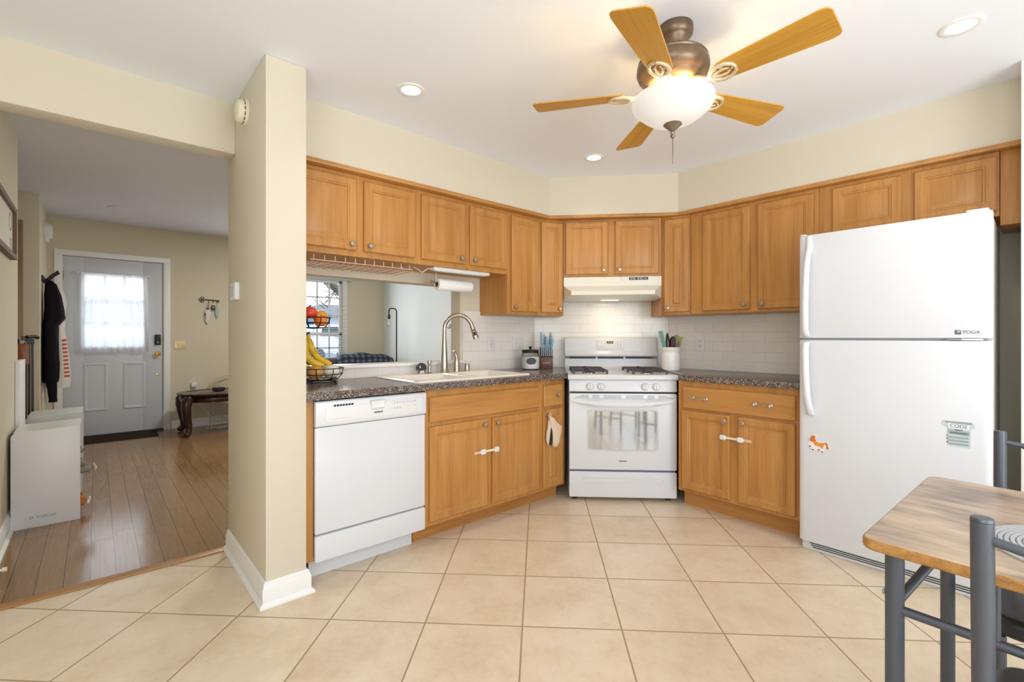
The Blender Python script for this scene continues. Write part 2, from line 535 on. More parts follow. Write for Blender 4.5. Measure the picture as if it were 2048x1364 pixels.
# narrow wood planks running along Y
def plank_floor():
    m, nt, b = new_mat('brown_plank_floor')
    g = nt.nodes.new('ShaderNodeNewGeometry')
    sp = nt.nodes.new('ShaderNodeSeparateXYZ'); nt.links.new(g.outputs['Position'], sp.inputs[0])
    px = math_n(nt, 'ADD', math_n(nt, 'DIVIDE', sp.outputs[0], 0.097), 50.2)
    row = math_n(nt, 'FLOOR', px)
    wn_ = nt.nodes.new('ShaderNodeTexWhiteNoise'); wn_.noise_dimensions = '1D'; nt.links.new(row, wn_.inputs['W'])
    py = math_n(nt, 'ADD', math_n(nt, 'DIVIDE', sp.outputs[1], 0.92), math_n(nt, 'MULTIPLY', wn_.outputs['Value'], 5.0))
    def edge(t, s):
        fr = math_n(nt, 'FRACT', t)
        return math_n(nt, 'MULTIPLY', math_n(nt, 'MINIMUM', fr, math_n(nt, 'SUBTRACT', 1.0, fr)), s)
    e = math_n(nt, 'MINIMUM', edge(px, 0.097), edge(py, 0.92))
    gap = math_n(nt, 'LESS_THAN', e, 0.0016)
    cb = nt.nodes.new('ShaderNodeCombineXYZ')
    nt.links.new(row, cb.inputs[0]); nt.links.new(math_n(nt, 'FLOOR', py), cb.inputs[1])
    w2 = nt.nodes.new('ShaderNodeTexWhiteNoise'); nt.links.new(cb.outputs[0], w2.inputs[0])
    mp = nt.nodes.new('ShaderNodeMapping'); mp.inputs['Scale'].default_value = (60, 3, 1)
    nt.links.new(g.outputs['Position'], mp.inputs[0])
    f = noise(nt, mp.outputs[0], 1.5, 4, 0.6)
    mp2 = nt.nodes.new('ShaderNodeMapping'); mp2.inputs['Scale'].default_value = (9, 30, 1)
    nt.links.new(g.outputs['Position'], mp2.inputs[0])
    f2 = noise(nt, mp2.outputs[0], 1.0, 3, 0.6)
    ff = math_n(nt, 'ADD', math_n(nt, 'ADD', math_n(nt, 'MULTIPLY', f, 0.6), 0.12), math_n(nt, 'MULTIPLY', w2.outputs['Value'], 0.16))
    c = ramp(nt, ff, [(0.2, lin((116, 86, 54))), (0.5, lin((142, 108, 70))), (0.85, lin((164, 130, 90)))])
    c = mix_rgb(nt, gap, c, lin((62, 42, 26)))
    nt.links.new(c, b.inputs['Base Color'])
    b.inputs['Roughness'].default_value = 0.17
    b.inputs['Specular IOR Level'].default_value = 0.8
    bump(nt, b, math_n(nt, 'ADD', f2, math_n(nt, 'MULTIPLY', gap, -1.0)), 0.06, 0.006)
    return m
M['plank'] = plank_floor()

# subway tile: u runs along the wall (object X), v is Z
def subway():
    m, nt, b = new_mat('white_subway_tile')
    t = nt.nodes.new('ShaderNodeTexCoord')
    sp = nt.nodes.new('ShaderNodeSeparateXYZ'); nt.links.new(t.outputs['Object'], sp.inputs[0])
    cb = nt.nodes.new('ShaderNodeCombineXYZ')
    nt.links.new(sp.outputs[0], cb.inputs[0]); nt.links.new(sp.outputs[2], cb.inputs[1])
    br = nt.nodes.new('ShaderNodeTexBrick')
    nt.links.new(cb.outputs[0], br.inputs['Vector'])
    br.inputs['Color1'].default_value = col4(lin((238, 236, 230)))
    br.inputs['Color2'].default_value = col4(lin((232, 231, 227)))
    br.inputs['Mortar'].default_value = col4(lin((212, 209, 202)))
    br.inputs['Scale'].default_value = 1.0
    br.inputs['Mortar Size'].default_value = 0.0012
    br.inputs['Mortar Smooth'].default_value = 0.2
    br.inputs['Brick Width'].default_value = 0.1535
    br.inputs['Row Height'].default_value = 0.0745
    f = noise(nt, coords(nt), 9, 2)
    nt.links.new(mix_rgb(nt, math_n(nt, 'MULTIPLY', f, 0.08), br.outputs['Color'], lin((222, 218, 208))), b.inputs['Base Color'])
    b.inputs['Roughness'].default_value = 0.15
    bump(nt, b, math_n(nt, 'SUBTRACT', 1.0, br.outputs['Fac']), 0.35, 0.002)
    return m
M['subway'] = subway()

# rustic table top
def rustic():
    m, nt, b = new_mat('rustic_table_top')
    v = coords(nt, 'Object', (22, 5.0, 22))
    f1 = noise(nt, v, 1.0, 5, 0.65)
    v2 = coords(nt, 'Object', (7, 4.0, 7))
    f2 = noise(nt, v2, 1.0, 3, 0.5)
    f = math_n(nt, 'ADD', math_n(nt, 'MULTIPLY', f1, 0.5), math_n(nt, 'MULTIPLY', f2, 0.5))
    c = ramp(nt, f, [(0.34, lin((98, 84, 76))), (0.44, lin((142, 122, 106))), (0.53, lin((184, 160, 134))), (0.66, lin((216, 192, 160)))])
    nt.links.new(c, b.inputs['Base Color'])
    b.inputs['Roughness'].default_value = 0.35
    bump(nt, b, f1, 0.06, 0.003)
    return m
M['rustic'] = rustic()
M['rusticedge'] = wood('rustic_table_edge', (104, 66, 32), (178, 128, 66), (214, 168, 104), (26, 22, 40), 0.6)

def plaid():
    m, nt, b = new_mat('navy_plaid_fleece')
    t = nt.nodes.new('ShaderNodeTexCoord')
    sp = nt.nodes.new('ShaderNodeSeparateXYZ'); nt.links.new(t.outputs['Object'], sp.inputs[0])
    def band(o, k, w):
        fr = math_n(nt, 'FRACT', math_n(nt, 'MULTIPLY', o, k))
        return math_n(nt, 'LESS_THAN', fr, w)
    f = math_n(nt, 'ADD', math_n(nt, 'MULTIPLY', band(sp.outputs[0], 11, 0.45), 0.5), math_n(nt, 'MULTIPLY', band(math_n(nt, 'ADD', sp.outputs[2], sp.outputs[1]), 11, 0.45), 0.5))
    nt.links.new(ramp(nt, f, [(0.0, lin((40, 42, 52))), (0.5, lin((58, 64, 80))), (1.0, lin((96, 106, 124)))]), b.inputs['Base Color'])
    b.inputs['Roughness'].default_value = 0.95
    return m
M['plaid'] = plaid()

def fruitmat(name, a, b_, c_, scale):
    m, nt, b = new_mat(name)
    v = coords(nt)
    f = noise(nt, v, scale, 3)
    nt.links.new(ramp(nt, f, [(0.3, lin(a)), (0.5, lin(b_)), (0.7, lin(c_))]), b.inputs['Base Color'])
    b.inputs['Roughness'].default_value = 0.35
    return m
M['apple_red'] = fruitmat('red_apple_skin', (190, 34, 30), (214, 62, 44), (228, 110, 70), 22)
M['apple_mix'] = fruitmat('orange_red_apple_skin', (214, 70, 34), (228, 112, 40), (232, 160, 60), 18)
M['orange'] = fruitmat('orange_peel', (224, 146, 34), (232, 164, 44), (236, 178, 60), 60)
M['banana'] = fruitmat('banana_peel', (198, 160, 40), (228, 186, 52), (234, 198, 74), 16)
M['onion'] = fruitmat('white_onion_skin', (222, 214, 196), (232, 226, 210), (238, 234, 222), 12)
M['potato'] = fruitmat('tan_onion_skin', (186, 132, 60), (204, 150, 72), (214, 168, 96), 14)

M['bowl'] = None
def bowl_glass():
    m, nt, b = new_mat('frosted_lit_glass')
    f = noise(nt, coords(nt), 5, 3)
    c = mix_rgb(nt, f, (0.98, 0.94, 0.87), (1.0, 0.98, 0.95))
    nt.links.new(mix_rgb(nt, f, (0.52, 0.50, 0.46), (0.58, 0.56, 0.53)), b.inputs['Base Color'])
    nt.links.new(c, b.inputs['Emission Color'])
    b.inputs['Emission Strength'].default_value = 0.30
    b.inputs['Roughness'].default_value = 0.3
    return m
M['bowl'] = bowl_glass()
M['lens'] = emit('lit_downlight_lens', (1.0, 0.97, 0.92), 4.0)
M['hoodlens'] = emit('lit_hood_lens', (1.0, 0.85, 0.6), 0.7)
M['lcd'] = plain('green_lcd', (84, 88, 28), 0.3, var=0.25, scale=160)
# ================================================================== SETTING
HY = 7.35            # inner face of the front wall
HC = 2.53            # hall ceiling height
C = 2.42             # kitchen ceiling height

sbox('floor', M['tile'], -1.3, 3.65, -2.4, 3.0, -0.06, 0.0, 'beige ceramic floor tiles laid diagonally across the kitchen')
sbox('floor', M['plank'], -1.3, 3.65, 3.0, HY, -0.06, 0.0, 'narrow brown wood planks of the entry hall')
sbox('trim_1', wood('oak_threshold', (140, 96, 52), (172, 126, 76), (190, 146, 96), (0.9, 9, 9)), -0.4, 0.555, 2.965, 3.02, 0.0, 0.009, 'brown wood threshold strip between tile and planks', 0.003)
sbox('ceiling', M['ceil'], -1.3, 3.65, -2.4, 2.96, C, 2.6, 'white kitchen ceiling')
sbox('ceiling', M['popcorn'], -1.3, 3.77, 2.96, HY + 0.1, HC, 2.66, 'grey stippled ceiling of the entry hall')

# wall with the pass-through opening above the sink
wm = MB()
wm.box(0.728, 0.85, 2.9, 3.02, 0, 2.6)
wm.box(0.85, 2.056, 2.9, 3.02, 0, 0.98)
wm.box(0.85, 2.056, 2.9, 3.02, 1.555, 2.6)
wm.box(2.056, 3.65, 2.9, 3.02, 0, 2.6)
struct(wm.build('wall_north', M['wall'], smooth=0), 'cream wall behind the sink with a wide pass-through opening')
sbox('trim_2', M['trim'], 0.85, 2.075, 2.872, 3.04, 0.978, 1.0, 'white sill of the pass-through above the sink', 0.004)
sbox('wall_pillar', M['wall'], 0.555, 0.728, 2.245, 3.02, 0, C, 'cream wall end beside the dishwasher', 0.006)
hd = MB()
hd.box(-1.3, 0.556, 2.84, 2.96, 2.15, 2.6)
hd.box(-1.3, -0.52, 2.84, 2.96, 0, 2.15)
struct(hd.build('wall_hall_header', M['wall'], bevel=0.006), 'cream header over the opening to the entry hall')
sbox('wall_hall', M['wall_hall'], -0.52, -0.40, 2.84, 4.65, 0, HC, 'pale wall on the left of the entry hall')
sbox('wall_closet', M['wall_hall'], -1.3, -0.40, 6.3, HY, 0, HC, 'beige wall stub beside the front door')
sbox('wall_recess', M['wall_hall'], -1.42, -1.3, 2.84, HY, 0, HC)
fw = MB()
for a in ((-0.40, -0.286, 0, HC), (-0.286, 0.645, 2.105, HC), (0.645, 2.0, 0, HC), (2.0, 2.93, 0, 0.78), (2.0, 2.93, 2.07, HC), (2.93, 3.77, 0, HC)):
    fw.box(a[0], a[1], HY, HY + 0.12, a[2], a[3])
struct(fw.build('wall_front', M['wall_hall'], smooth=0), 'beige front wall with the entry door and a window')
sbox('wall_living', M['wall_blue'], 3.65, 3.77, 2.96, HY, 0, HC, 'cool white side wall of the living room')
sbox('wall_east', M['wall'], 3.65, 3.77, -2.4, 2.96, 0, C, 'cream wall behind the fridge')
dw = MB().prism([(2.84, 2.9), (3.65, 2.09), (3.65, 2.9)], 0, C)
struct(dw.build('wall_corner', M['wall'], smooth=0), 'diagonal wall behind the range')
sf = MB().prism([(0.728, 2.53), (2.64, 2.53), (3.3, 1.81), (3.3, 0.049), (3.65, 0.049), (3.65, 2.09), (2.84, 2.9), (0.728, 2.9)], 2.12, C)
struct(sf.build('wall_soffit', M['wall'], smooth=0), 'cream soffit above the upper cabinets')
cn = MB().prism([(0.729, 2.517), (2.634, 2.517), (3.287, 1.805), (3.287, 0.05), (3.6, 0.05), (3.6, 2.07), (2.8, 2.87), (0.729, 2.87)], 2.096, 2.12)
struct(cn.build('trim_3', M['oakh'], bevel=0.003), 'thin oak strip along the top of the upper cabinets')
sbox('wall_stub', M['trim'], 3.1, 3.65, -0.2, 0.048, 0, C, 'white wall end on the right of the fridge', 0.004)
sw = MB()
for a in ((-1.42, -0.4, 0, C), (2.2, 3.77, 0, C), (-0.4, 2.2, 2.13, C)):
    sw.box(a[0], a[1], -2.52, -2.4, a[2], a[3])
struct(sw.build('wall_south', M['wall'], smooth=0))
ww = MB()
for a in ((-2.52, -1.7, 0, C), (0.3, 2.96, 0, C), (-1.7, 0.3, 0, 0.8), (-1.7, 0.3, 2.1, C)):
    ww.box(-1.42, -1.3, a[0], a[1], a[2], a[3])
struct(ww.build('wall_west', M['wall'], smooth=0))

def swept_base(name, path, prof, mat, label=None):
    """path: list of (point, outward offset direction)"""
    rings = [[(p[0] + o[0] * d, p[1] + o[1] * d, z) for d, z in prof] for p, o in path]
    return struct(MB().loops(rings).build(name, mat, smooth=30), label)
BP = [(0, 0), (0.030, 0), (0.030, 0.008), (0.022, 0.018), (0.016, 0.021), (0.016, 0.078), (0.011, 0.087), (0.010, 0.098), (0.004, 0.105), (0, 0.106)]
swept_base('baseboard_pillar', [((0.555, 3.0), (-1, 0)), ((0.555, 2.245), (-1, -1)), ((0.728, 2.245), (1, -1)), ((0.728, 2.275), (1, 0))], BP, M['trim'], 'white moulded baseboard around the wall end')
swept_base('baseboard_hall', [((-0.4, 2.97), (1, 0)), ((-0.4, 4.65), (1, 0))], BP, M['trim'])
swept_base('baseboard_closet', [((-0.40, 6.3), (1, 0)), ((-0.40, HY), (1, 0))], BP, M['trim'])
swept_base('baseboard_front', [((0.72, HY), (0, -1)), ((3.65, HY), (0, -1))], BP, M['trim'])

# backsplash tile: thin layers so that each wall run has its own object X
def splash(name, p, rot, w, z0, z1):
    o = MB().box(0, w, 0, 0.008, 0, z1 - z0).build(name, M['subway'], loc=(p[0], p[1], z0), rot=(0, 0, rot))
    return struct(o, 'white subway tile backsplash')
splash('wall_backsplash', (0.85, 2.892), 0, 1.225, 0.915, 0.977)
splash('wall_backsplash', (2.075, 2.892), 0, 0.762, 0.915, 1.362)
splash('wall_backsplash', (2.837, 2.8915), -PI / 4, 1.137, 0.915, 1.66)
splash('wall_backsplash', (3.6415, 2.087), -PI / 2, 1.19, 0.915, 1.362)
bt = MB().box(2.075, 2.24, 2.886, 2.9, 1.362, 1.372).build('trim_4', M['trim'])
struct(bt, 'white edge tile on top of the backsplash')

# ------------------------------------------------------------------ front door
DX0, DX1 = -0.286, 0.645
cas = MB()
def casing_prof(mb, x0, x1, z0, z1):
    mb.box(x0, x1, HY - 0.022, HY, z0, z1)
casing_prof(cas, -0.345, -0.281, 0, 2.105); casing_prof(cas, 0.640, 0.704, 0, 2.105); casing_prof(cas, -0.345, 0.704, 2.105, 2.17)
casing_prof(cas, -0.35, -0.335, 0, 2.178); casing_prof(cas, 0.694, 0.709, 0, 2.178)
struct(cas.build('trim_5', M['trim'], bevel=0.006), 'white casing around the front door')
GX0, GX1, GZ0, GZ1 = -0.10, 0.44, 1.06, 1.90
dm = MB()
y0, y1 = HY + 0.012, HY + 0.055
dm.box(DX0, GX0, y0, y1, 0.022, 2.1); dm.box(GX1, DX1, y0, y1, 0.022, 2.1)
dm.box(GX0, GX1, y0, y1, 0.022, GZ0); dm.box(GX0, GX1, y0, y1, GZ1, 2.1)
def raised(mb, x0, x1, z0, z1, yf):
    L = [(0, 0), (0.012, -0.008), (0.022, -0.008), (0.036, 0.0), (0.05, -0.001)]
    mb.loops([[(x0 + i, yf + d, z0 + i), (x1 - i, yf + d, z0 + i), (x1 - i, yf + d, z1 - i), (x0 + i, yf + d, z1 - i)] for i, d in L])
raised(dm, -0.11, 0.11, 0.30, 0.87, y0); raised(dm, 0.245, 0.465, 0.30, 0.87, y0)
M['doorpaint'] = plain('grey_white_door_paint', (206, 210, 216), 0.45, var=0.015)
d1 = struct(dm.build('door_1', M['doorpaint'], bevel=0.002), 'pale grey front door with a curtained nine-pane window')
gf = MB()
gf.box(GX0 - 0.03, GX0, y0 - 0.012, y0, GZ0 - 0.03, GZ1 + 0.03); gf.box(GX1, GX1 + 0.03, y0 - 0.012, y0, GZ0 - 0.03, GZ1 + 0.03)
gf.box(GX0, GX1, y0 - 0.012, y0, GZ1, GZ1 + 0.03); gf.box(GX0, GX1, y0 - 0.012, y0, GZ0 - 0.03, GZ0)
gf.build('window_frame', M['trim'], d1, bevel=0.003)
mu = MB()
for i in (1, 2):
    x = GX0 + (GX1 - GX0) * i / 3; mu.box(x - 0.009, x + 0.009, y0 + 0.008, y0 + 0.03, GZ0, GZ1)
    z = GZ0 + (GZ1 - GZ0) * i / 3; mu.box(GX0, GX1, y0 + 0.008, y0 + 0.03, z - 0.009, z + 0.009)
mu.build('muntin', M['trim'], d1)
MB().box(GX0, GX1, y0 + 0.017, y0 + 0.021, GZ0, GZ1).build('glass_pane', M['glass'], d1)
kn = MB().lathe([(0.0, 0), (0.03, 0), (0.031, -0.006), (0.012, -0.01), (0.010, -0.028), (0.02, -0.034), (0.028, -0.046), (0.024, -0.06), (0.0, -0.064)], 20, (0.584, y0, 0.965), 'y')
kn.build('door_knob', M['brass'], d1)
dl = MB().box(0.552, 0.612, y0 - 0.03, y0, 1.075, 1.205)
dlo = dl.build('keypad_lock', M['black'], d1, bevel=0.008)
MB().lathe([(0, 0), (0.012, 0), (0.012, -0.004), (0, -0.005)], 14, (0.582, y0 - 0.03, 1.105), 'y').build('keyhole', M['grey'], dlo)
MB().lathe([(0, 0), (0.012, 0), (0.012, -0.006), (0, -0.007)], 14, (0.58, y0, 0.70), 'y').build('peg', M['brass'], d1)
for z in (1.88, 1.05, 0.3):
    MB().box(-0.296, -0.272, HY - 0.004, y0 - 0.001, z - 0.05, z + 0.05).lathe([(0.007, -0.052), (0.007, 0.052)], 8, (-0.29, HY - 0.008, z)).build('hinge', M['grey'], d1)
sbox('trim_6', M['darkgap'], DX0, DX1, HY - 0.01, HY + 0.1, 0.0, 0.02, 'dark threshold under the front door')

# front window
WX0, WX1, WZ0, WZ1 = 2.0, 2.93, 0.80, 2.06
wf = MB()
for a in ((WX0 - 0.07, WX0, WZ0 - 0.07, WZ1 + 0.07), (WX1, WX1 + 0.07, WZ0 - 0.07, WZ1 + 0.07), (WX0, WX1, WZ1, WZ1 + 0.07), (WX0, WX1, WZ0 - 0.07, WZ0)):
    wf.box(a[0], a[1], HY - 0.018, HY, a[2], a[3])
wf.box(WX0 - 0.09, WX1 + 0.09, HY - 0.05, HY, WZ0 - 0.03, WZ0 - 0.005)
w1 = struct(wf.build('window_1', M['trim'], bevel=0.003), 'white living room window with a blind and grid muntins')
ss = MB()
for a in ((WX0, WX0 + 0.035, WZ0, WZ1), (WX1 - 0.035, WX1, WZ0, WZ1), (WX0, WX1, WZ1 - 0.04, WZ1), (WX0, WX1, WZ0, WZ0 + 0.045), (WX0, WX1, 1.195, 1.245)):
    ss.box(a[0], a[1], HY + 0.03, HY + 0.07, a[2], a[3])
ss.build('sash', M['trim'], w1, bevel=0.003)
mu = MB()
for x in (2.185, 2.37, 2.555, 2.74):
    mu.box(x - 0.01, x + 0.01, HY + 0.042, HY + 0.06, WZ0, WZ1)
for z in (1.51, 1.79, 1.0):
    mu.box(WX0, WX1, HY + 0.042, HY + 0.06, z - 0.01, z + 0.01)
mu.build('muntin', M['trim'], w1)
MB().box(WX0, WX1, HY + 0.049, HY + 0.053, WZ0, WZ1).build('glass_pane', M['glass'], w1)

# closet door in the recess
sbox('door_2', wood('brown_closet_door', (120, 92, 60), (150, 118, 80), (168, 136, 96)), -1.25, -0.506, 6.255, 6.295, 0.0, 2.26, 'brown closet door edge beside the hall recess', 0.003)
# ================================================================== CABINETS
def door_mesh(w, h, t=0.02, frame=0.052, flat=False):
    """raised panel door; local x 0..w, z 0..h, back on y=0, front at y=-t"""
    mb = MB()
    def ring(i, y): return [(i, y, i), (w - i, y, i), (w - i, y, h - i), (i, y, h - i)]
    if flat:
        L = [(0, 0), (0, -t + 0.006), (0.006, -t)]
        mb.loops([ring(i, y) for i, y in L])
        return mb
    fr = min(frame, w * 0.27)
    L = [(0, 0), (0, -t + 0.005), (0.005, -t), (fr - 0.012, -t), (fr - 0.008, -t + 0.004), (fr - 0.002, -t + 0.004), (fr + 0.003, -t + 0.010), (fr + 0.010, -t + 0.010), (fr + min(0.032, w * 0.13), -t + 0.002)]
    mb.loops([ring(i, y) for i, y in L])
    return mb

def knob_mesh(x, z, y=-0.02):
    prof = [(0.0, 0.0), (0.010, 0.0), (0.008, -0.004), (0.0055, -0.008), (0.006, -0.014), (0.0155, -0.018), (0.0165, -0.023), (0.013, -0.027), (0.0, -0.0285)]
    return MB().lathe(prof, 18, (x, y, z), 'y', mats=[0, 0, 0, 0, 0, 0, 1, 1])

def door(parent, name, x, z, w, h, knob=None, mat=None, flat=False, label=None):
    d = door_mesh(w, h, flat=flat).build(name, mat or M['oak'], parent, loc=(x, 0, z), smooth=25)
    if label: d['label'] = label
    for kx, kz in ([knob] if knob else []):
        knob_mesh(kx - x, kz - z).build('knob', [M['pewter'], M['pewterface']], d)
    return d

def cabinet(label, p, rot, w, z0, z1, depth, group, name='upper_cabinet', body_poly=None, toe=None, hollow=False):
    t = thing(name, label, 'cabinet', (p[0], p[1], 0), rot, group)
    b = MB()
    if body_poly: b.prism(body_poly, z0, z1)
    elif hollow:
        b.box(0, w, 0, 0.02, z0, z1); b.box(0, 0.018, 0.02, depth, z0, z1); b.box(w - 0.018, w, 0.02, depth, z0, z1)
        b.box(0.018, w - 0.018, 0.02, depth, z0, z0 + 0.018); b.box(0.018, w - 0.018, depth - 0.012, depth, z0, z1)
    else: b.box(0, w, 0, depth, z0, z1)
    b.build('cabinet_body', M['oak'], t, bevel=0.0015, seg=1)
    if toe:
        MB().box(toe[0], toe[1], 0.085, 0.105, 0, z0).build('toe_kick', M['oakh'], t)
    return t
GU = 'upper oak cabinets'
DZ0, DZ1 = 1.665, 2.068       # short doors
TZ0, TZ1 = 1.366, 2.068       # tall doors
UY = 2.57
# left pair over the pass-through
c = cabinet('short oak upper cabinet over the pass-through, next to the wall end', (0.73, UY), 0, 0.767, 1.632, 2.095, 0.325, GU)
door(c, 'door', 0.03, DZ0, 0.34, DZ1 - DZ0, (0.338, DZ0 + 0.033))
door(c, 'door', 0.414, DZ0, 0.332, DZ1 - DZ0, (0.446, DZ0 + 0.033))
c = cabinet('short oak upper cabinet above the paper towel roll', (1.497, UY), 0, 0.745, 1.632, 2.095, 0.325, GU)
door(c, 'door', 0.023, DZ0, 0.331, DZ1 - DZ0, (0.322, DZ0 + 0.033))
door(c, 'door', 0.399, DZ0, 0.334, DZ1 - DZ0, (0.431, DZ0 + 0.033))
c = cabinet('tall single-door oak upper cabinet left of the range hood with a bare side', (2.242, UY), 0, 0.321, 1.345, 2.095, 0.325, GU)
door(c, 'door', 0.031, TZ0, 0.274, TZ1 - TZ0, (0.058, TZ0 + 0.03))
P1, P2, P3, P4 = (2.563, 2.57), (2.76, 2.488), (3.25, 1.921), (3.33, 1.728)
def loc2(p, q):
    return math.hypot(q[0] - p[0], q[1] - p[1]), math.atan2(q[1] - p[1], q[0] - p[0])
def to_local(p, rot, q):
    dx, dy = q[0] - p[0], q[1] - p[1]
    cs, sn = math.cos(-rot), math.sin(-rot)
    return (cs * dx - sn * dy, sn * dx + cs * dy)
w, r = loc2(P1, P2)
poly = [(0.001, 0), (w - 0.001, 0), to_local(P1, r, (2.975, 2.735)), to_local(P1, r, (2.826, 2.884)), to_local(P1, r, (2.566, 2.884))]
c = cabinet('narrow angled oak upper cabinet touching the left end of the hood cabinet', P1, r, w, 1.345, 2.095, 0.3, GU, body_poly=poly)
door(c, 'door', 0.018, TZ0, w - 0.034, TZ1 - TZ0, (w - 0.042, TZ0 + 0.03))
w, r = loc2(P2, P3)
poly = [(0.001, 0), (w - 0.001, 0), to_local(P2, r, (3.44, 2.08)), to_local(P2, r, (3.51, 2.20)), to_local(P2, r, (2.98, 2.73)), to_local(P2, r, (2.90, 2.61))]
c = cabinet('short two-door oak upper cabinet directly over the range hood', P2, r, w, 1.647, 2.095, 0.3, GU, body_poly=poly)
door(c, 'door', 0.016, DZ0, 0.329, DZ1 - DZ0 + 0.01, (0.312, DZ0 + 0.033))
door(c, 'door', 0.399, DZ0, 0.328, DZ1 - DZ0 + 0.01, (0.432, DZ0 + 0.033))
w, r = loc2(P3, P4)
poly = [(0.001, 0), (w - 0.001, 0), to_local(P3, r, (3.63, 1.731)), to_local(P3, r, (3.63, 2.085)), to_local(P3, r, (3.53, 2.185)), to_local(P3, r, (3.445, 2.075))]
c = cabinet('narrow angled oak upper cabinet touching the right end of the hood cabinet', P3, r, w, 1.345, 2.095, 0.3, GU, body_poly=poly)
door(c, 'door', 0.022, TZ0, w - 0.03, TZ1 - TZ0, (0.05, TZ0 + 0.03))
c = cabinet('wide tall oak upper cabinet between the utensil crock and the fridge', (3.33, 1.726), -PI / 2, 0.832, 1.345, 2.095, 0.31, GU)
door(c, 'door', 0.099, TZ0, 0.329, TZ1 - TZ0, (0.396, TZ0 + 0.033))
door(c, 'door', 0.480, TZ0, 0.325, TZ1 - TZ0, (0.512, TZ0 + 0.033))
c = cabinet('short two-door oak upper cabinet over the fridge', (3.33, 0.893), -PI / 2, 0.77, 1.775, 2.095, 0.31, GU)
door(c, 'door', 0.072, 1.80, 0.322, 0.27)
door(c, 'door', 0.449, 1.80, 0.314, 0.27)
fp = MB().box(3.33, 3.62, 0.051, 0.121, 1.728, 2.095).build('filler_panel', M['oak'], bevel=0.0015)
tag(fp, 'plain oak filler panel hanging right of the over-fridge cabinet', 'panel')

# base cabinets
GB = 'base oak cabinets'
BY = 2.30
ep = MB().box(0.7285, 0.776, BY, 2.86, 0.105, 0.876).build('end_panel', M['oak'], bevel=0.0015)
tag(ep, 'narrow oak end panel between the wall end and the dishwasher', 'panel')
c = cabinet('wide oak sink base cabinet right of the dishwasher, fastened by a white latch', (1.388, BY), 0, 0.918, 0.1, 0.876, 0.56, GB, 'base_cabinet', toe=(-0.03, 0.918), hollow=True)
door(c, 'drawer_front', 0.024, 0.69, 0.868, 0.146, None, M['oakh'], True)
door(c, 'door', 0.024, 0.126, 0.418, 0.540, (0.411, 0.634))
door(c, 'door', 0.482, 0.126, 0.413, 0.540, (0.514, 0.634))
poly = [(0, 0), (0.256, 0), (0.262, 0.03), (0.56, 0.36), (0.56, 0.56), (0, 0.56)]
c = cabinet('narrow oak base cabinet with one small drawer left of the range', (2.3065, BY), 0, 0.256, 0.1, 0.876, 0.56, GB, 'base_cabinet', body_poly=poly, toe=(0, 0.26))
door(c, 'drawer', 0.026, 0.688, 0.188, 0.152, (0.158, 0.765), M['oakh'], True)
door(c, 'door', 0.021, 0.118, 0.197, 0.548, (0.053, 0.628))
FX = 3.03
poly = [(0.0, 0), (0.758, 0), (0.758, 0.58), (-0.35, 0.58), (-0.35, 0.48), (-0.001, 0.10)]
c = cabinet('oak base cabinet between the range and the fridge with a wide drawer', (FX, 1.66), -PI / 2, 0.758, 0.115, 0.876, 0.58, GB, 'base_cabinet', body_poly=poly, toe=(0, 0.758))
d = door(c, 'drawer', 0.042, 0.69, 0.69, 0.147, None, M['oakh'], True)
for hx in (0.118, 0.515):
    hm = MB()
    for s in (-0.045, 0.045):
        hm.lathe([(0, 0), (0.013, 0), (0.013, -0.004), (0.006, -0.008), (0.006, -0.02), (0.010, -0.024), (0.010, -0.03), (0, -0.034)], 14, (hx + s, -0.02, 0.075), 'y')
    hm.tube([(hx - 0.045, -0.046, 0.075), (hx, -0.05, 0.075), (hx + 0.045, -0.046, 0.075)], [0.005, 0.0035, 0.005], 10)
    hm.build('pull_handle', M['nickel'], d)
door(c, 'door', 0.034, 0.138, 0.322, 0.535, (0.328, 0.64))
door(c, 'door', 0.410, 0.138, 0.322, 0.535, (0.44, 0.64))

# child latches strapped across the door pairs
def latch(label, p, rot, flip):
    t = thing('child_latch', label, 'latch', p, rot)
    s = -1 if flip else 1
    MB().box(-0.075, 0.075, -0.0045, -0.001, -0.007, 0.007).build('strap', M['offwhite'], t, bevel=0.001)
    for x in (-0.05 * s + 0.0, 0.058 * s):
        MB().box(x - 0.019, x + 0.019, -0.012, 0.0, -0.016, 0.016).build('pad', M['whitedull'], t, bevel=0.005, seg=3)
    tail = MB().box(min(-0.075 * s, -0.118 * s), max(-0.075 * s, -0.118 * s), -0.004, -0.0015, -0.008, 0.008)
    tail.build('strap_tail', M['copper'], t, bevel=0.001)
latch('white child latch strapped across the two sink cabinet doors', (1.838, BY - 0.0205, 0.467), 0, False)
latch('white child latch strapped across the two doors beside the fridge', (FX - 0.0205, 1.283, 0.533), -PI / 2, True)

# worktops
wt = MB()
f0, bk = 2.265, 2.891
SX0, SX1, SY0, SY1 = 1.375, 2.22, 2.345, 2.815
wt.prism([(0.7285, f0), (SX0, f0), (SX0, bk), (0.7285, bk)], 0.877, 0.915)
wt.prism([(SX0, f0), (SX1, f0), (SX1, SY0), (SX0, SY0)], 0.877, 0.915)
wt.prism([(SX0, SY1), (SX1, SY1), (SX1, bk), (SX0, bk)], 0.877, 0.915)
wt.prism([(SX1, f0), (2.563, f0), (3.012, 2.714), (2.836, 2.888), (SX1, bk)], 0.877, 0.915)
o = wt.build('countertop', M['worktop'], smooth=0)
tag(o, 'speckled brown laminate countertop holding the sink, left of the range', 'countertop')
wt = MB().prism([(3.0, 0.902), (3.641, 0.902), (3.641, 2.082), (3.556, 2.165), (3.086, 1.695), (3.0, 1.61)], 0.877, 0.915)
o = wt.build('countertop', M['worktop'], bevel=0.004)
tag(o, 'speckled brown laminate countertop between the range and the fridge', 'countertop')

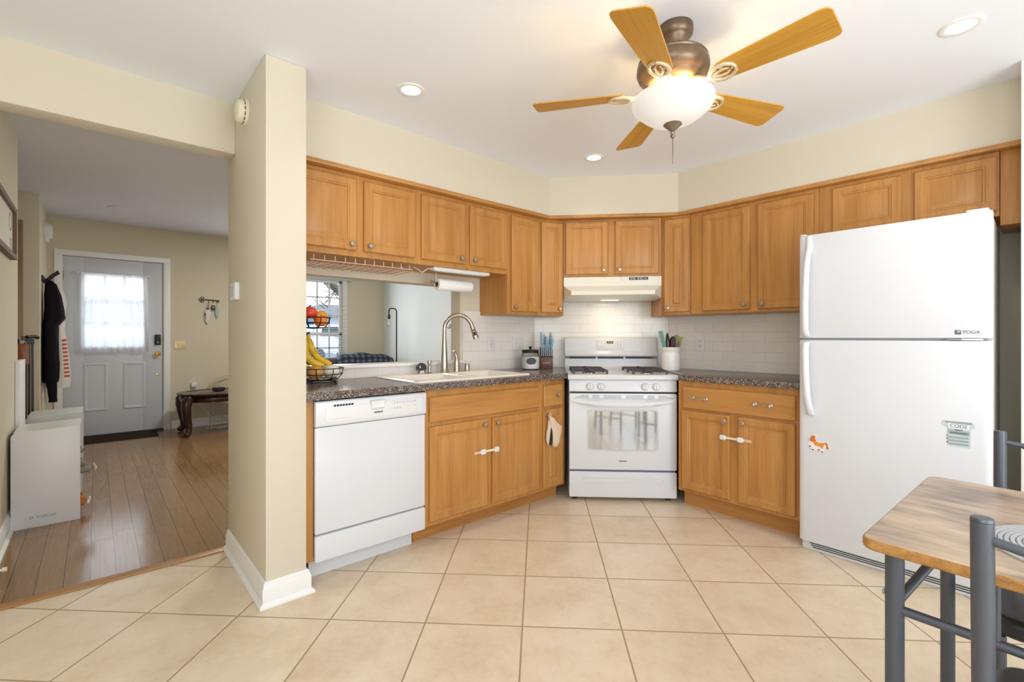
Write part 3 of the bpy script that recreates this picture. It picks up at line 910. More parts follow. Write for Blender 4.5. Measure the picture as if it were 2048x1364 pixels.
# ------------------------------------------------------------------ sink
t = thing('kitchen_sink', 'white double-bowl drop-in sink set into the countertop', 'sink', (0, 0, 0))
sk = MB()
X0, X1, Y0, Y1 = 1.345, 2.25, 2.315, 2.868
zt = 0.926
B1 = (1.40, 1.80, 2.365, 2.735); B2 = (1.84, 2.195, 2.365, 2.735)
def rr(x0, x1, y0, y1, r, z): return [(a, b, z) for a, b in rrect(x0, x1, y0, y1, r)]
sk.loops([rr(X0, X1, Y0, Y1, 0.04, 0.9155), rr(X0, X1, Y0, Y1, 0.04, 0.921), rr(X0 + 0.008, X1 - 0.008, Y0 + 0.008, Y1 - 0.008, 0.035, zt)], cap=False)
# rim surface with two openings, built as strips around the bowls
xs = [X0 + 0.008, B1[0], B1[1], B2[0], B2[1], X1 - 0.008]
ys = [Y0 + 0.008, B1[2], B1[3], Y1 - 0.008]
for i in range(5):
    for j in range(3):
        if j == 1 and i in (1, 3): continue
        sk.add([(xs[i], ys[j], zt), (xs[i + 1], ys[j], zt), (xs[i + 1], ys[j + 1], zt), (xs[i], ys[j + 1], zt)], [(0, 1, 2, 3)])
so = sk.build('sink_rim', M['sink'], t, smooth=50)
for nm, B in (('basin', B1), ('basin', B2)):
    b = MB()
    def rg(i, z): return [(B[0] + i, B[2] + i, z), (B[1] - i, B[2] + i, z), (B[1] - i, B[3] - i, z), (B[0] + i, B[3] - i, z)]
    b.loops([rg(0, zt), rg(0.006, zt - 0.006), rg(0.012, 0.79), rg(0.03, 0.765)], cap=False)
    b.add(rg(0.03, 0.765), [(0, 1, 2, 3)])
    b.build(nm, M['sink'], t, smooth=30)

# faucet
t = thing('kitchen_faucet', 'tall brushed nickel gooseneck faucet at the back of the sink', 'faucet', (1.849, 2.80, zt))
b = MB()
b.lathe([(0.0, 0), (0.030, 0), (0.031, 0.006), (0.027, 0.012), (0.0255, 0.05), (0.020, 0.16), (0.0165, 0.235), (0.0158, 0.24)], 24)
b.build('faucet_body', M['nickel'], t)
ca, r = 0.095, 0.105
pts = [(0, 0, 0.238), (0, 0, 0.305)] + [(0.100 * (1 - math.cos(a)), 0, 0.305 + 0.100 * math.sin(a)) for a in [PI * k / 24 for k in range(1, 23)]]
n0 = Vector(pts[-1]) - Vector(pts[-2]); n0.normalize()
D = Matrix.Rotation(math.radians(-45), 3, 'Z')
pts = [tuple(D @ Vector(p)) for p in pts]
MB().tube(pts, 0.0145, 14).build('spout', M['nickel'], t)
n1 = (D @ n0)
p0 = Vector(pts[-1])
hp = [p0, p0 + n1 * 0.03, p0 + n1 * 0.075, p0 + n1 * 0.098]
sh = MB().tube(hp, [0.0148, 0.0165, 0.0195, 0.021], 16).build('spray_head', M['nickel'], t)
side = n1.cross(Vector((0, 0, 1))).normalized()
fwd = side.cross(n1).normalized()
if fwd.dot(Vector((-0.66, -0.75, 0))) < 0: fwd = -fwd
bt = MB()
for k, (a0, rr_) in enumerate(((0.036, 0.006), (0.055, 0.008), (0.068, 0.008))):
    cpt = p0 + n1 * a0 + Vector((-0.5, -0.8, 0.1)).normalized() * 0.0165
    bt.ell(cpt, rr_, rr_, rr_ * 1.1, 10, 6)
bt.build('spray_button', M['black'], sh)

t = thing('faucet_handle', 'brushed nickel lever control right of the gooseneck faucet', 'faucet handle', (1.955, 2.80, zt))
MB().lathe([(0, 0), (0.025, 0), (0.026, 0.005), (0.0235, 0.012), (0.023, 0.07), (0.018, 0.095), (0.012, 0.11), (0, 0.112)], 20).build('handle_base', M['nickel'], t)
MB().tube([(0.004, 0, 0.085), (-0.006, 0.0, 0.115), (-0.016, 0, 0.14), (-0.026, 0, 0.150)], [0.016, 0.012, 0.008, 0.0075], 12).build('lever', M['nickel'], t)
t = thing('soap_dispenser', 'slim brushed nickel soap pump left of the faucet', 'soap dispenser', (1.726, 2.80, zt))
MB().lathe([(0, 0), (0.02, 0), (0.021, 0.003), (0.012, 0.008), (0.010, 0.014), (0.0135, 0.03), (0.0125, 0.045), (0.009, 0.052), (0.0085, 0.06), (0.0145, 0.066), (0.015, 0.088), (0.0, 0.09)], 18).build('pump_body', M['nickel'], t)
MB().tube([(0.012, -0.006, 0.08), (0.034, -0.018, 0.079), (0.04, -0.021, 0.074)], [0.006, 0.005, 0.004], 10).build('pump_spout', M['nickel'], t)
o = MB().lathe([(0, 0), (0.019, 0), (0.0195, 0.003), (0.019, 0.05), (0.015, 0.056), (0, 0.057)], 20, (2.055, 2.81, zt)).build('air_gap_cap', M['nickel'])
tag(o, 'short brushed nickel cylinder cap at the right of the faucet handle', 'cap')
t = thing('scrubber_holder', 'black round scrubber standing in a chrome dish left of the soap pump', 'scrubber', (1.655, 2.79, zt))
MB().lathe([(0, 0), (0.034, 0), (0.038, 0.006), (0.034, 0.014), (0.026, 0.024), (0, 0.026)], 22).build('dish', M['chrome'], t)
MB().lathe([(0, -0.011), (0.034, -0.011), (0.036, -0.007), (0.036, 0.007), (0.034, 0.011), (0, 0.011)], 22, (0, 0.016, 0.038), 'y', mx=RZ(-0.6)).build('scrub_head', M['black'], t)
MB().ell((-0.008, -0.001, 0.046), 0.006, 0.006, 0.012, 10, 8).build('scrub_grip', M['chrome'], t)
# ================================================================== APPLIANCES
# ---- dishwasher (local: x right, y back, z up; front skin at y=0)
t = thing('dishwasher', 'white built-in dishwasher between the wall end and the sink cabinet', 'dishwasher', (0.778, 2.285, 0))
Wd = 0.606
MB().box(0.006, Wd - 0.008, 0.03, 0.57, 0.12, 0.868).build('tub', M['grey'], t)
dd = MB()
dd.prism(rrect(0.002, Wd - 0.004, 0.232, 0.742, 0.006), 0.0, 0.03, 'y')
dd.build('door_panel', M['white'], t, bevel=0.003)
cp = MB()
cp.loops([[(0, y, z0), (Wd - 0.002, y, z0), (Wd - 0.002, y, z1), (0, y, z1)] for y, z0, z1 in ((0.03, 0.745, 0.869), (-0.004, 0.745, 0.869), (-0.012, 0.752, 0.862))])
cpo = cp.build('control_panel', M['white'], t, bevel=0.003)
fac = MB().prism(rrect(0.045, Wd - 0.03, 0.764, 0.836, 0.01), -0.0145, -0.012, 'y')
fac.build('control_fascia', M['whitedull'], cpo, bevel=0.0012)
vt = MB()
for k in range(7):
    x = 0.085 + k * 0.0145
    vt.prism([(x, 0.839), (x + 0.011, 0.839), (x + 0.013, 0.848), (x + 0.002, 0.848)], -0.0135, -0.0118, 'y')
vt.build('vent', M['black'], cpo)
la = MB()
la.loops([[(0.272 + i, y, 0.812 + j), (0.352 - i, y, 0.812 + j), (0.352, y, 0.852), (0.272, y, 0.852)] for i, j, y in ((0.012, -0.008, -0.0125), (0.008, -0.003, -0.022), (0.004, 0.004, -0.026), (0.004, 0.02, -0.018))])
la.build('latch_handle', M['whitedull'], cpo, bevel=0.002)
MB().box(0.274, 0.35, -0.0155, -0.0118, 0.846, 0.851).build('latch_gap', M['lightgrey'], cpo)
bt = MB()
for k in range(9): bt.lathe([(0, 0), (0.0048, 0), (0.0048, -0.0016), (0, -0.002)], 10, (0.41 + k * 0.0155, -0.0143, 0.828), 'y')
for k in range(3): bt.lathe([(0, 0), (0.0048, 0), (0.0048, -0.0016), (0, -0.002)], 10, (0.41 + k * 0.0155, -0.0143, 0.801), 'y')
bt.build('button_row', M['lightgrey'], cpo)
pr = MB()
for x, z, w_ in ((0.388, 0.826, 0.014), (0.388, 0.80, 0.014), (0.475, 0.806, 0.03), (0.52, 0.806, 0.018), (0.075, 0.778, 0.04), (0.12, 0.778, 0.055)):
    pr.box(x, x + w_, -0.0149, -0.0144, z, z + 0.002)
pr.build('legend', M['lightgrey'], cpo)
lettering('brand_lettering', 'KENMORE', 0.0105, M['black'], cpo, (0.318, -0.0146, 0.789), bold=0.0004)
lp = MB().prism(rrect(0.002, Wd - 0.002, 0.098, 0.222, 0.008), 0.0, 0.03, 'y')
lp.build('lower_panel', M['white'], t, bevel=0.004)
MB().box(0.0, Wd - 0.04, 0.085, 0.1, 0.0, 0.12).build('kick_plate', M['white'], t)
MB().box(0.004, Wd - 0.004, 0.012, 0.04, 0.21, 0.25).build('door_gap', M['grey'], t)

# ---- gas range (local frame on the diagonal: x right, y back)
t = thing('gas_range', 'white free-standing gas range standing across the corner', 'range', (2.81, 1.967, 0), -PI / 4)
MB().box(-0.378, 0.378, 0.032, 0.62, 0.03, 0.885).build('range_body', M['white'], t, bevel=0.004)
for x in (-0.335, 0.335):
    for y in (0.07, 0.57):
        MB().lathe([(0, 0), (0.02, 0), (0.02, 0.008), (0.01, 0.012), (0.01, 0.031)], 12, (x, y, 0)).build('levelling_foot', M['black'], t)
dr = MB().prism(rrect(-0.38, 0.38, 0.028, 0.212, 0.01), 0.0, 0.032, 'y')
dro = dr.build('storage_drawer', M['white'], t, bevel=0.005, seg=3)
gr = MB()
out = rrect(-0.285, 0.285, 0.135, 0.172, 0.018, 8)
inn = rrect(-0.279, 0.279, 0.141, 0.166, 0.0125, 8)
gr.loops([[(a, 0.0005, b) for a, b in out], [(a, -0.004, b) for a, b in out], [(a, -0.004, b) for a, b in inn], [(a, 0.0005, b) for a, b in inn]], cap=False)
gr.build('grip_rim', M['white'], dro)
# oven door
od = MB()
od.prism(rrect(-0.38, 0.38, 0.226, 0.772, 0.012), 0.0, 0.03, 'y')
odo = od.build('oven_door', M['white'], t, bevel=0.004, seg=3)
wx = 0.246
wp = [(-wx + 0.012, 0.652), (-wx, 0.64), (-wx, 0.383), (-wx + 0.012, 0.371)] + [(-wx + 0.02 + (2 * wx - 0.04) * k / 14, 0.371 - 0.006 * math.sin(PI * k / 14)) for k in range(1, 14)] + [(wx - 0.012, 0.371), (wx, 0.383), (wx, 0.64), (wx - 0.012, 0.652)] + [(wx - 0.02 - (2 * wx - 0.04) * k / 14, 0.652 - 0.004 * math.sin(PI * k / 14)) for k in range(1, 14)]
wg = MB().prism(wp, -0.0015, 0.004, 'y')
wg.build('oven_window', M['ovenglass'], odo)
wr_ = MB()
def offs(poly, s): 
    return [(x * (1 + s / wx), 0.51 + (z - 0.51) * (1 + s / 0.14)) for x, z in poly]
o1, o2 = offs(wp, 0.006), offs(wp, -0.004)
wr_.loops([[(a, 0.001, b) for a, b in o1], [(a, -0.003, b) for a, b in o1], [(a, -0.003, b) for a, b in o2], [(a, 0.001, b) for a, b in o2]], cap=False)
wr_.build('window_rim', plain('window_rim_grey', (206, 210, 212), 0.35, var=0.01), odo)
# curved handle: a bowed blade over the top of the door
hl = MB()
n = 20
top, bot, rt, rb = [], [], [], []
rings = []
for k in range(n + 1):
    u = -1 + 2 * k / n
    x = 0.372 * u
    bow = (1 - u * u)
    zt_ = 0.742 - 0.0 * bow
    zb = 0.725 - 0.042 * (1 - abs(u) ** 3)
    yo = -0.012 - 0.045 * (1 - abs(u) ** 3)
    rings.append([(x, 0.0, zt_ - 0.004), (x, yo * 0.9, 0.726 - 0.012 * bow), (x, yo, (zb + 0.72) / 2 - 0.006), (x, yo * 0.92, zb), (x, yo * 0.5, zb - 0.004), (x, 0.0, zb + 0.004)])
hl.loops(rings)
hl.build('door_handle', M['white'], odo, smooth=50)
vs = MB()
for x0, x1, n_ in ((-0.35, -0.24, 3), (-0.215, -0.165, 3), (-0.135, -0.01, 3), (0.02, 0.145, 3), (0.175, 0.225, 3), (0.25, 0.36, 3)):
    for k in range(n_):
        z = 0.757 - k * 0.0095
        xa, xb = x0, x1
        if x0 < -0.3: xa = x0 + (0, 0.02, 0.05)[2 - k]
        if x1 > 0.3: xb = x1 - (0, 0.02, 0.05)[2 - k]
        vs.box(xa, xb, -0.0012, 0.002, z - 0.0022, z + 0.0022)
vs.build('vent_slots', M['grey'], odo)
bd = MB().box(-0.031, 0.031, -0.0025, 0.0, 0.284, 0.298)
bdo = bd.build('badge', plain('badge_grey', (210, 212, 214), 0.3, 0.4, var=0.03), odo, bevel=0.0006)
lettering('brand_lettering', 'FRIGIDAIRE', 0.0105, M['black'], bdo, (0, -0.0027, 0.291), bold=0.0003)
MB().box(-0.37, 0.37, 0.006, 0.034, 0.766, 0.79).build('door_gap', M['darkgap'], t)
MB().box(-0.37, 0.37, 0.006, 0.034, 0.205, 0.232).build('drawer_gap', plain('blue_grey_shadow_gap', (96, 100, 128), 0.5), t)
cpn = MB()
cpn.loops([[(x, y, z) for x in (-0.38, 0.38)] for y, z in ((0.03, 0.782), (0.004, 0.782), (0.0, 0.787), (0.012, 0.866), (0.03, 0.868))], closed=False, cap=False)
cpn = MB().prism([(0.035, 0.784), (0.004, 0.784), (0.0, 0.789), (0.010, 0.866), (0.035, 0.868)], -0.38, 0.38, 'x')
cpo = cpn.build('control_panel', M['white'], t, bevel=0.002)
for x in (-0.232, -0.154, 0.157, 0.235):
    k = MB().lathe([(0, 0.008), (0.026, 0.008), (0.0265, -0.002), (0.0235, -0.008), (0.0225, -0.018), (0.0195, -0.022), (0, -0.0225)], 24, (x, 0, 0.822), 'y')
    ko = k.build('burner_knob', M['white'], cpo)
    MB().box(x - 0.0035, x + 0.0035, -0.030, -0.018, 0.803, 0.841).build('knob_grip', M['whitedull'], ko, bevel=0.002)
pr = MB()
for x in (-0.265, -0.115, 0.118, 0.272):
    pr.box(x - 0.008, x + 0.008, 0.0035, 0.006, 0.823, 0.825)
pr.build('knob_legend', M['lightgrey'], cpo)
# cooktop
ct = MB()
ct.prism([(0.0, 0.868), (-0.008, 0.875), (-0.008, 0.896), (0.004, 0.906), (0.03, 0.908), (0.05, 0.904), (0.56, 0.904), (0.60, 0.908), (0.60, 0.868)], -0.389, 0.389, 'x')
cto = ct.build('cooktop', M['white'], t, bevel=0.003)
for x0 in (-0.225, 0.205):
    g = MB()
    # one grate over two burners: outer frame and fingers
    xa, xb, ya, yb, zg = x0 - 0.115, x0 + 0.125, 0.075, 0.50, 0.932
    for (a, b_) in (((xa, ya), (xb, ya)), ((xa, yb), (xb, yb)), ((xa, ya), (xa, yb)), ((xb, ya), (xb, yb)), ((xa, 0.2875), (xb, 0.2875))):
        g.tube([(a[0], a[1], zg - 0.004), (b_[0], b_[1], zg - 0.004)], 0.0065, 6)
    for yc in (0.18, 0.395):
        for s in (-1, 1):
            g.prism([(x0 + 0.005 + s * 0.028, zg - 0.012), (x0 + 0.005 + s * 0.118, zg - 0.012), (x0 + 0.005 + s * 0.118, zg + 0.006), (x0 + 0.005 + s * 0.04, zg + 0.006)], yc - 0.006, yc + 0.006, 'y')
            g.prism([(yc + s * 0.028, zg - 0.012), (yc + s * 0.105, zg - 0.012), (yc + s * 0.105, zg + 0.006), (yc + s * 0.04, zg + 0.006)], x0 - 0.001, x0 + 0.011, 'x')
    for x in (xa, xb):
        for y in (ya, 0.2875, yb):
            g.box(x - 0.007, x + 0.007, y - 0.007, y + 0.007, 0.904, zg)
    g.build('burner_grate', M['castiron'], cto, smooth=30)
    for yc in (0.18, 0.395):
        bb = MB().lathe([(0, 0), (0.05, 0), (0.048, 0.006), (0.034, 0.01), (0.034, 0.018), (0, 0.0185)], 20, (x0 + 0.005, yc, 0.904), mats=[0, 0, 0, 1, 1])
        bb.build('burner', [M['chrome'], M['castiron']], cto)
# backguard
bg = MB()
bg.prism([(0.60, 0.87), (0.565, 0.90), (0.56, 0.935), (0.572, 0.995), (0.60, 1.0), (0.66, 1.0), (0.66, 0.87)], -0.379, 0.379, 'x')
bg.build('backguard_base', M['white'], t, bevel=0.003)
sb = MB().box(-0.335, 0.335, 0.575, 0.60, 0.988, 1.012)
sb.build('exhaust_slot', M['darkgap'], t)
for x in (-0.115, 0.115):
    MB().box(x - 0.008, x + 0.008, 0.572, 0.58, 0.996, 1.008).build('slot_clip', M['whitedull'], t)
bu = MB()
ring = []
for y, z in ((0.66, 1.01), (0.57, 1.01), (0.548, 1.018), (0.545, 1.035), (0.572, 1.06), (0.585, 1.15), (0.592, 1.166), (0.605, 1.173), (0.66, 1.173)):
    ring.append((y, z))
bu.prism(ring, -0.381, 0.381, 'x')
buo = bu.build('backguard', M['white'], t, bevel=0.004, seg=3, smooth=50)
tl = RX(-math.radians(8.2))
pn = MB().box(-0.114, 0.114, -0.003, 0.004, -0.036, 0.042)
pno = pn.build('display_panel', M['whitedull'], buo, bevel=0.002, loc=(0, 0.577, 1.112), rot=(-math.radians(8.2), 0, 0))
MB().box(-0.031, 0.023, -0.0042, -0.002, 0.008, 0.029).build('clock_display', M['lcd'], pno)
lettering('clock_digits', '12:47', 0.016, emit('lcd_digits', (200, 196, 90), 0.25, True), pno, (-0.004, -0.0045, 0.0185), bold=0.0002)
bt = MB()
for x in (0.06, 0.084):
    for z in (0.022, 0.0, -0.02): bt.lathe([(0, -0.0028), (0.0058, -0.0028), (0.0058, -0.0042), (0, -0.0046)], 12, (x, 0, z), 'y')
for x in (-0.098, -0.074, -0.05): bt.lathe([(0, -0.0028), (0.0052, -0.0028), (0.0052, -0.004), (0, -0.0042)], 12, (x, 0, -0.016), 'y')
bt.build('buttons', M['lightgrey'], pno)
pr = MB()
for x, z in ((-0.104, 0.022), (-0.08, 0.022), (-0.056, 0.022), (0.034, 0.022), (0.036, 0.0), (0.036, -0.018), (-0.02, -0.006), (0.0, -0.014)):
    pr.box(x, x + 0.014, -0.0036, -0.0028, z, z + 0.0018)
pr.build('legend', M['lightgrey'], pno)

# ---- range hood
w, r = loc2(P2, P3)
t = thing('range_hood', 'white under-cabinet range hood above the stove', 'range hood', (P2[0], P2[1], 0), r)
h = MB()
a0, a1 = 0.0, w
TOP = [(a0, 0.28, 1.646), (a1, 0.28, 1.646), (a1, -0.004, 1.646), (a0, -0.004, 1.646)]
rows = [
    [(a0 + 0.002, 0.28), (a1 - 0.002, 0.28), (a1 - 0.002, -0.006), (a0 + 0.002, -0.006)],
]
def hr(y, z, i): return [(a0 + 0.002, 0.28, z if z > 1.6 else 1.476), (a1 - 0.002, 0.28, z if z > 1.6 else 1.476), (a1 - 0.002 - i, y, z), (a0 + 0.002 + i, y, z)]
h.loops([hr(-0.008, 1.645, 0.0), hr(-0.010, 1.575, 0.0)], cap=False)
h.add([(a0 + .002, -0.010, 1.575), (a1 - .002, -0.010, 1.575), (a1 - 0.07, -0.13, 1.525), (a0 + 0.062, -0.13, 1.525), (a1 - 0.07, -0.13, 1.495), (a0 + 0.062, -0.13, 1.495), (a0 + .002, 0.0, 1.476), (a1 - .002, 0.0, 1.476)],
      [(0, 1, 2, 3), (3, 2, 4, 5), (0, 3, 5, 6), (1, 7, 4, 2)])
h.add([(a0 + .002, 0.28, 1.476), (a1 - .002, 0.28, 1.476), (a1 - .002, 0.0, 1.476), (a1 - 0.07, -0.13, 1.495), (a0 + 0.062, -0.13, 1.495), (a0 + .002, 0.0, 1.476),
       (a0 + .002, 0.28, 1.645), (a1 - .002, 0.28, 1.645), (a1 - .002, -0.01, 1.575), (a0 + .002, -0.01, 1.575)],
      [(0, 1, 2, 5), (5, 2, 3, 4), (0, 6, 7, 1), (0, 5, 9, 6), (1, 7, 8, 2)])
ho = h.build('hood_shell', plain('ivory_hood_enamel', (228, 225, 212), 0.3, var=0.01), t, smooth=25)
sw_ = MB().box(0.505, 0.648, -0.0115, -0.008, 1.618, 1.638)
swo = sw_.build('switch_plate', M['black'], ho, bevel=0.001)
rk = MB()
for x in (0.513, 0.535, 0.565, 0.587): rk.box(x, x + 0.018, -0.0135, -0.011, 1.622, 1.634)
rk.build('rocker_switch', M['grey'], swo)
MB().box(0.612, 0.64, -0.0125, -0.0114, 1.626, 1.63).build('legend', M['lightgrey'], swo)
MB().box(0.24, 0.44, -0.0112, -0.009, 1.607, 1.632).build('label_strip', M['offwhite'], ho)
MB().box(0.30, 0.44, 0.13, 0.22, 1.4735, 1.4765).build('light_lens', M['hoodlens'], ho)
hl_ = lamp('hood_bulb', 'AREA', (0.37, 0.17, 1.468), 0.55, (1.0, 0.82, 0.58), (0, 0, 0), 0.14, 0.1)
hl_.parent = t

# ---- refrigerator (faces west; local x = towards -Y, local y = into the wall)
t = thing('refrigerator', 'tall white top-freezer refrigerator right of the counter', 'refrigerator', (2.93, 0.886, 0), -PI / 2)
FW = 0.757
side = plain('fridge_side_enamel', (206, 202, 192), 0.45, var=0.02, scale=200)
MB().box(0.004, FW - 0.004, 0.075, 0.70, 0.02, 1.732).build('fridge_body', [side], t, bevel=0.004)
def fdoor(nm, z0, z1):
    pl = [(0.0, 0.07), (FW, 0.07), (FW, 0.022), (FW - 0.004, 0.010), (FW - 0.014, 0.003), (FW - 0.03, 0.0), (0.03, 0.0), (0.014, 0.003), (0.004, 0.010), (0.0, 0.022)]
    return MB().prism(pl, z0, z1).build(nm, M['fridge'], t, bevel=0.004, seg=3, smooth=50)
fz = fdoor('freezer_door', 1.172, 1.738)
fd = fdoor('fridge_door', 0.052, 1.16)
MB().box(0.02, FW - 0.02, 0.02, 0.07, 1.155, 1.18).build('door_gap', M['grey'], t)
def handle(nm, par, pts, cap):
    m = MB()
    rings = []
    for x, y, z, wd, th in pts:
        rings.append([(x - wd, y + th, z), (x - wd * 0.9, y, z), (x - wd * 0.4, y - th * 0.35, z), (x + wd * 0.4, y - th * 0.35, z), (x + wd * 0.9, y, z), (x + wd, y + th, z)])
    m.loops(rings)
    m.build(nm, M['white'], par, smooth=60)
handle('handle', fz, [(0.052, -0.004, 1.73, 0.014, 0.010), (0.052, -0.012, 1.66, 0.014, 0.012), (0.052, -0.020, 1.645, 0.014, 0.018), (0.050, -0.045, 1.58, 0.014, 0.02), (0.046, -0.05, 1.50, 0.0145, 0.02), (0.043, -0.052, 1.35, 0.015, 0.02), (0.043, -0.05, 1.22, 0.015, 0.02), (0.043, -0.03, 1.185, 0.015, 0.025), (0.043, -0.006, 1.176, 0.015, 0.01)], 0)
handle('handle', fd, [(0.043, -0.006, 1.154, 0.015, 0.01), (0.043, -0.035, 1.145, 0.015, 0.025), (0.044, -0.05, 1.11, 0.015, 0.02), (0.046, -0.052, 0.98, 0.015, 0.02), (0.052, -0.05, 0.86, 0.0155, 0.02), (0.058, -0.038, 0.80, 0.016, 0.025), (0.062, -0.018, 0.755, 0.017, 0.02), (0.062, -0.004, 0.748, 0.017, 0.01)], 0)
MB().box(0.04, 0.064, -0.0135, -0.011, 1.6565, 1.6595).build('handle_seam', M['darkgap'], fz)
MB().prism([(FW - 0.085, 0.02), (FW - 0.012, 0.02), (FW - 0.012, 0.12), (FW - 0.085, 0.12)], 1.738, 1.752).build('hinge_cover', M['white'], t, bevel=0.004)
MB().box(FW - 0.10, FW - 0.03, -0.002, 0.06, 1.162, 1.170).build('middle_hinge', M['whitedull'], t, bevel=0.002)
MB().tube([(FW - 0.15, 0.004, 1.166), (FW - 0.12, 0.0, 1.166), (FW - 0.095, 0.004, 1.165)], 0.004, 8).build('hinge_pin', M['grey'], t)
MB().box(0.01, 0.035, 0.0, 0.06, 1.738, 1.745).build('corner_cap', M['white'], t, bevel=0.002)
kp = MB().box(0.012, FW - 0.012, 0.025, 0.07, 0.0, 0.05)
kpo = kp.build('toe_grille', M['white'], t, bevel=0.004)
gs = MB()
for k in range(3):
    z = 0.039 - k * 0.0105
    gs.box(0.05 + k * 0.006, FW - 0.05 - k * 0.004, 0.0238, 0.026, z - 0.0024, z + 0.0024)
gs.build('grille_slot', M['darkgap'], kpo)
MB().box(FW - 0.07, FW - 0.03, 0.03, 0.06, -0.0, 0.008).build('levelling_foot', M['black'], t)

def magnet_poly(name, label, cat, u, z, poly, mat, th=0.002):
    o = MB().prism(poly, -th, 0.0, 'y').build(name, mat, loc=(2.9298, 0.886 - u, z), rot=(0, 0, -PI / 2), bevel=0.0005, seg=1)
    return tag(o, label, cat)
pony_o = [(-0.046, 0.008), (-0.045, 0.030), (-0.036, 0.044), (-0.024, 0.049), (-0.012, 0.044), (-0.008, 0.034), (-0.014, 0.026), (-0.012, 0.012), (0.004, 0.008), (0.022, 0.012), (0.034, 0.016), (0.046, 0.006), (0.052, -0.014), (0.050, -0.024), (0.040, -0.028), (0.030, -0.022), (0.026, -0.030), (0.022, -0.044), (0.008, -0.044), (-0.002, -0.034), (-0.014, -0.040), (-0.026, -0.040), (-0.040, -0.030), (-0.050, -0.012)]
pg = magnet_poly('fridge_magnet', 'orange trotting pony magnet on the lower fridge door', 'magnet', 0.098, 0.598, pony_o, plain('magnet_white_edge', (236, 226, 228), 0.5))
def onmag(name, poly, mat, par, y=-0.0026):
    MB().prism(poly, y, -0.0018, 'y').build(name, mat, par)
po = plain('pony_orange', (222, 146, 52), 0.5, var=0.05); pd = plain('pony_mane', (206, 112, 44), 0.5, var=0.05)
onmag('pony_body', [(-0.026, 0.018), (-0.020, 0.030), (-0.012, 0.018), (-0.010, 0.008), (0.006, 0.005), (0.024, 0.008), (0.027, -0.006), (0.020, -0.016), (0.022, -0.028), (0.016, -0.026), (0.010, -0.018), (-0.006, -0.014), (-0.018, -0.012), (-0.024, 0.0)], po, pg)
onmag('pony_head', [(-0.042, 0.010), (-0.040, 0.028), (-0.030, 0.042), (-0.016, 0.040), (-0.013, 0.034), (-0.020, 0.028), (-0.014, 0.016), (-0.026, 0.006)], pd, pg, -0.0029)
onmag('pony_tail', [(0.024, 0.008), (0.034, 0.012), (0.043, 0.002), (0.044, -0.010), (0.049, -0.018), (0.042, -0.024), (0.034, -0.018), (0.036, -0.006), (0.032, 0.002), (0.026, 0.004)], pd, pg, -0.0029)
lg = MB()
for x0, z0, x1, z1 in ((-0.022, -0.01, -0.040, -0.016), (-0.018, -0.012, -0.026, -0.034), (0.004, -0.014, 0.0, -0.03), (0.018, -0.024, 0.016, -0.04)):
    dx, dz = x1 - x0, z1 - z0; L_ = math.hypot(dx, dz); nx, nz = -dz / L_ * 0.0035, dx / L_ * 0.0035
    lg.prism([(x0 - nx, z0 - nz), (x1 - nx, z1 - nz), (x1 + nx, z1 + nz), (x0 + nx, z0 + nz)], -0.0027, -0.0018, 'y')
lg.build('pony_leg', plain('pony_leg_white', (240, 236, 232), 0.5), pg)
hf = MB()
for x, z in ((-0.040, -0.019), (-0.027, -0.036), (0.001, -0.033), (0.017, -0.041)): hf.box(x - 0.004, x + 0.004, -0.003, -0.0018, z - 0.002, z + 0.0025)
hf.build('pony_hoof', M['black'], pg)

cm = magnet_poly('fridge_magnet', 'pale green shield-shaped magnet reading CODE on the fridge door', 'magnet', 0.648, 0.742,
                 [(-0.052, 0.052), (0.052, 0.046), (0.056, 0.028), (0.040, 0.02), (0.040, -0.066), (-0.036, -0.062), (-0.036, 0.022), (-0.056, 0.032)], plain('pale_green_print', (196, 206, 208), 0.5, var=0.03), 0.0015)
g2 = plain('sage_print', (150, 166, 170), 0.5, var=0.05); g3 = plain('slate_print', (92, 106, 114), 0.5, var=0.05)
onmag('band', [(-0.034, 0.012), (0.037, 0.007), (0.035, -0.012), (-0.032, -0.008)], g2, cm, -0.0021)
onmag('plate', [(-0.034, 0.042), (0.036, 0.038), (0.034, 0.016), (-0.032, 0.019)], plain('plate_white', (232, 236, 236), 0.5), cm, -0.0021)
lettering('lettering', 'CODE', 0.022, g3, cm, (0.001, -0.0023, 0.029), (PI / 2, 0.05, 0), sx=0.95)
br = MB()
for k, (z, w_) in enumerate(((-0.022, 0.068), (-0.037, 0.068), (-0.052, 0.068), (0.046, 0.09))):
    br.box(-w_ / 2, w_ / 2, -0.0021, -0.0012, z - 0.0045, z + 0.0045)
br.build('stripe', g2, cm)
br = MB()
for z in (-0.016, -0.03, -0.045): br.box(-0.04, -0.034, -0.0023, -0.0012, z - 0.002, z + 0.002)
br.box(-0.028, 0.03, -0.0023, -0.0012, -0.004, 0.001)
br.box(-0.012, 0.014, -0.0023, -0.0012, 0.0105, 0.0145)
br.build('mark', g3, cm)
pm = thing('fridge_sticker', 'small PDGA lettering sticker on the freezer door', 'sticker', (2.9298, 0.886 - 0.679, 1.20), -PI / 2)
MB().box(-0.043, -0.022, -0.001, 0, -0.011, 0.010).build('emblem', plain('sticker_slate', (104, 104, 122), 0.5, var=0.1, scale=200), pm)
MB().prism([(-0.032, -0.004), (-0.026, 0.0), (-0.023, 0.009), (-0.036, 0.006)], -0.0014, -0.0004, 'y').build('emblem_mark', M['lightgrey'], pm)
lettering('lettering', 'PDGA', 0.021, plain('sticker_grey', (140, 138, 144), 0.5), pm, (0.012, -0.0008, -0.001))
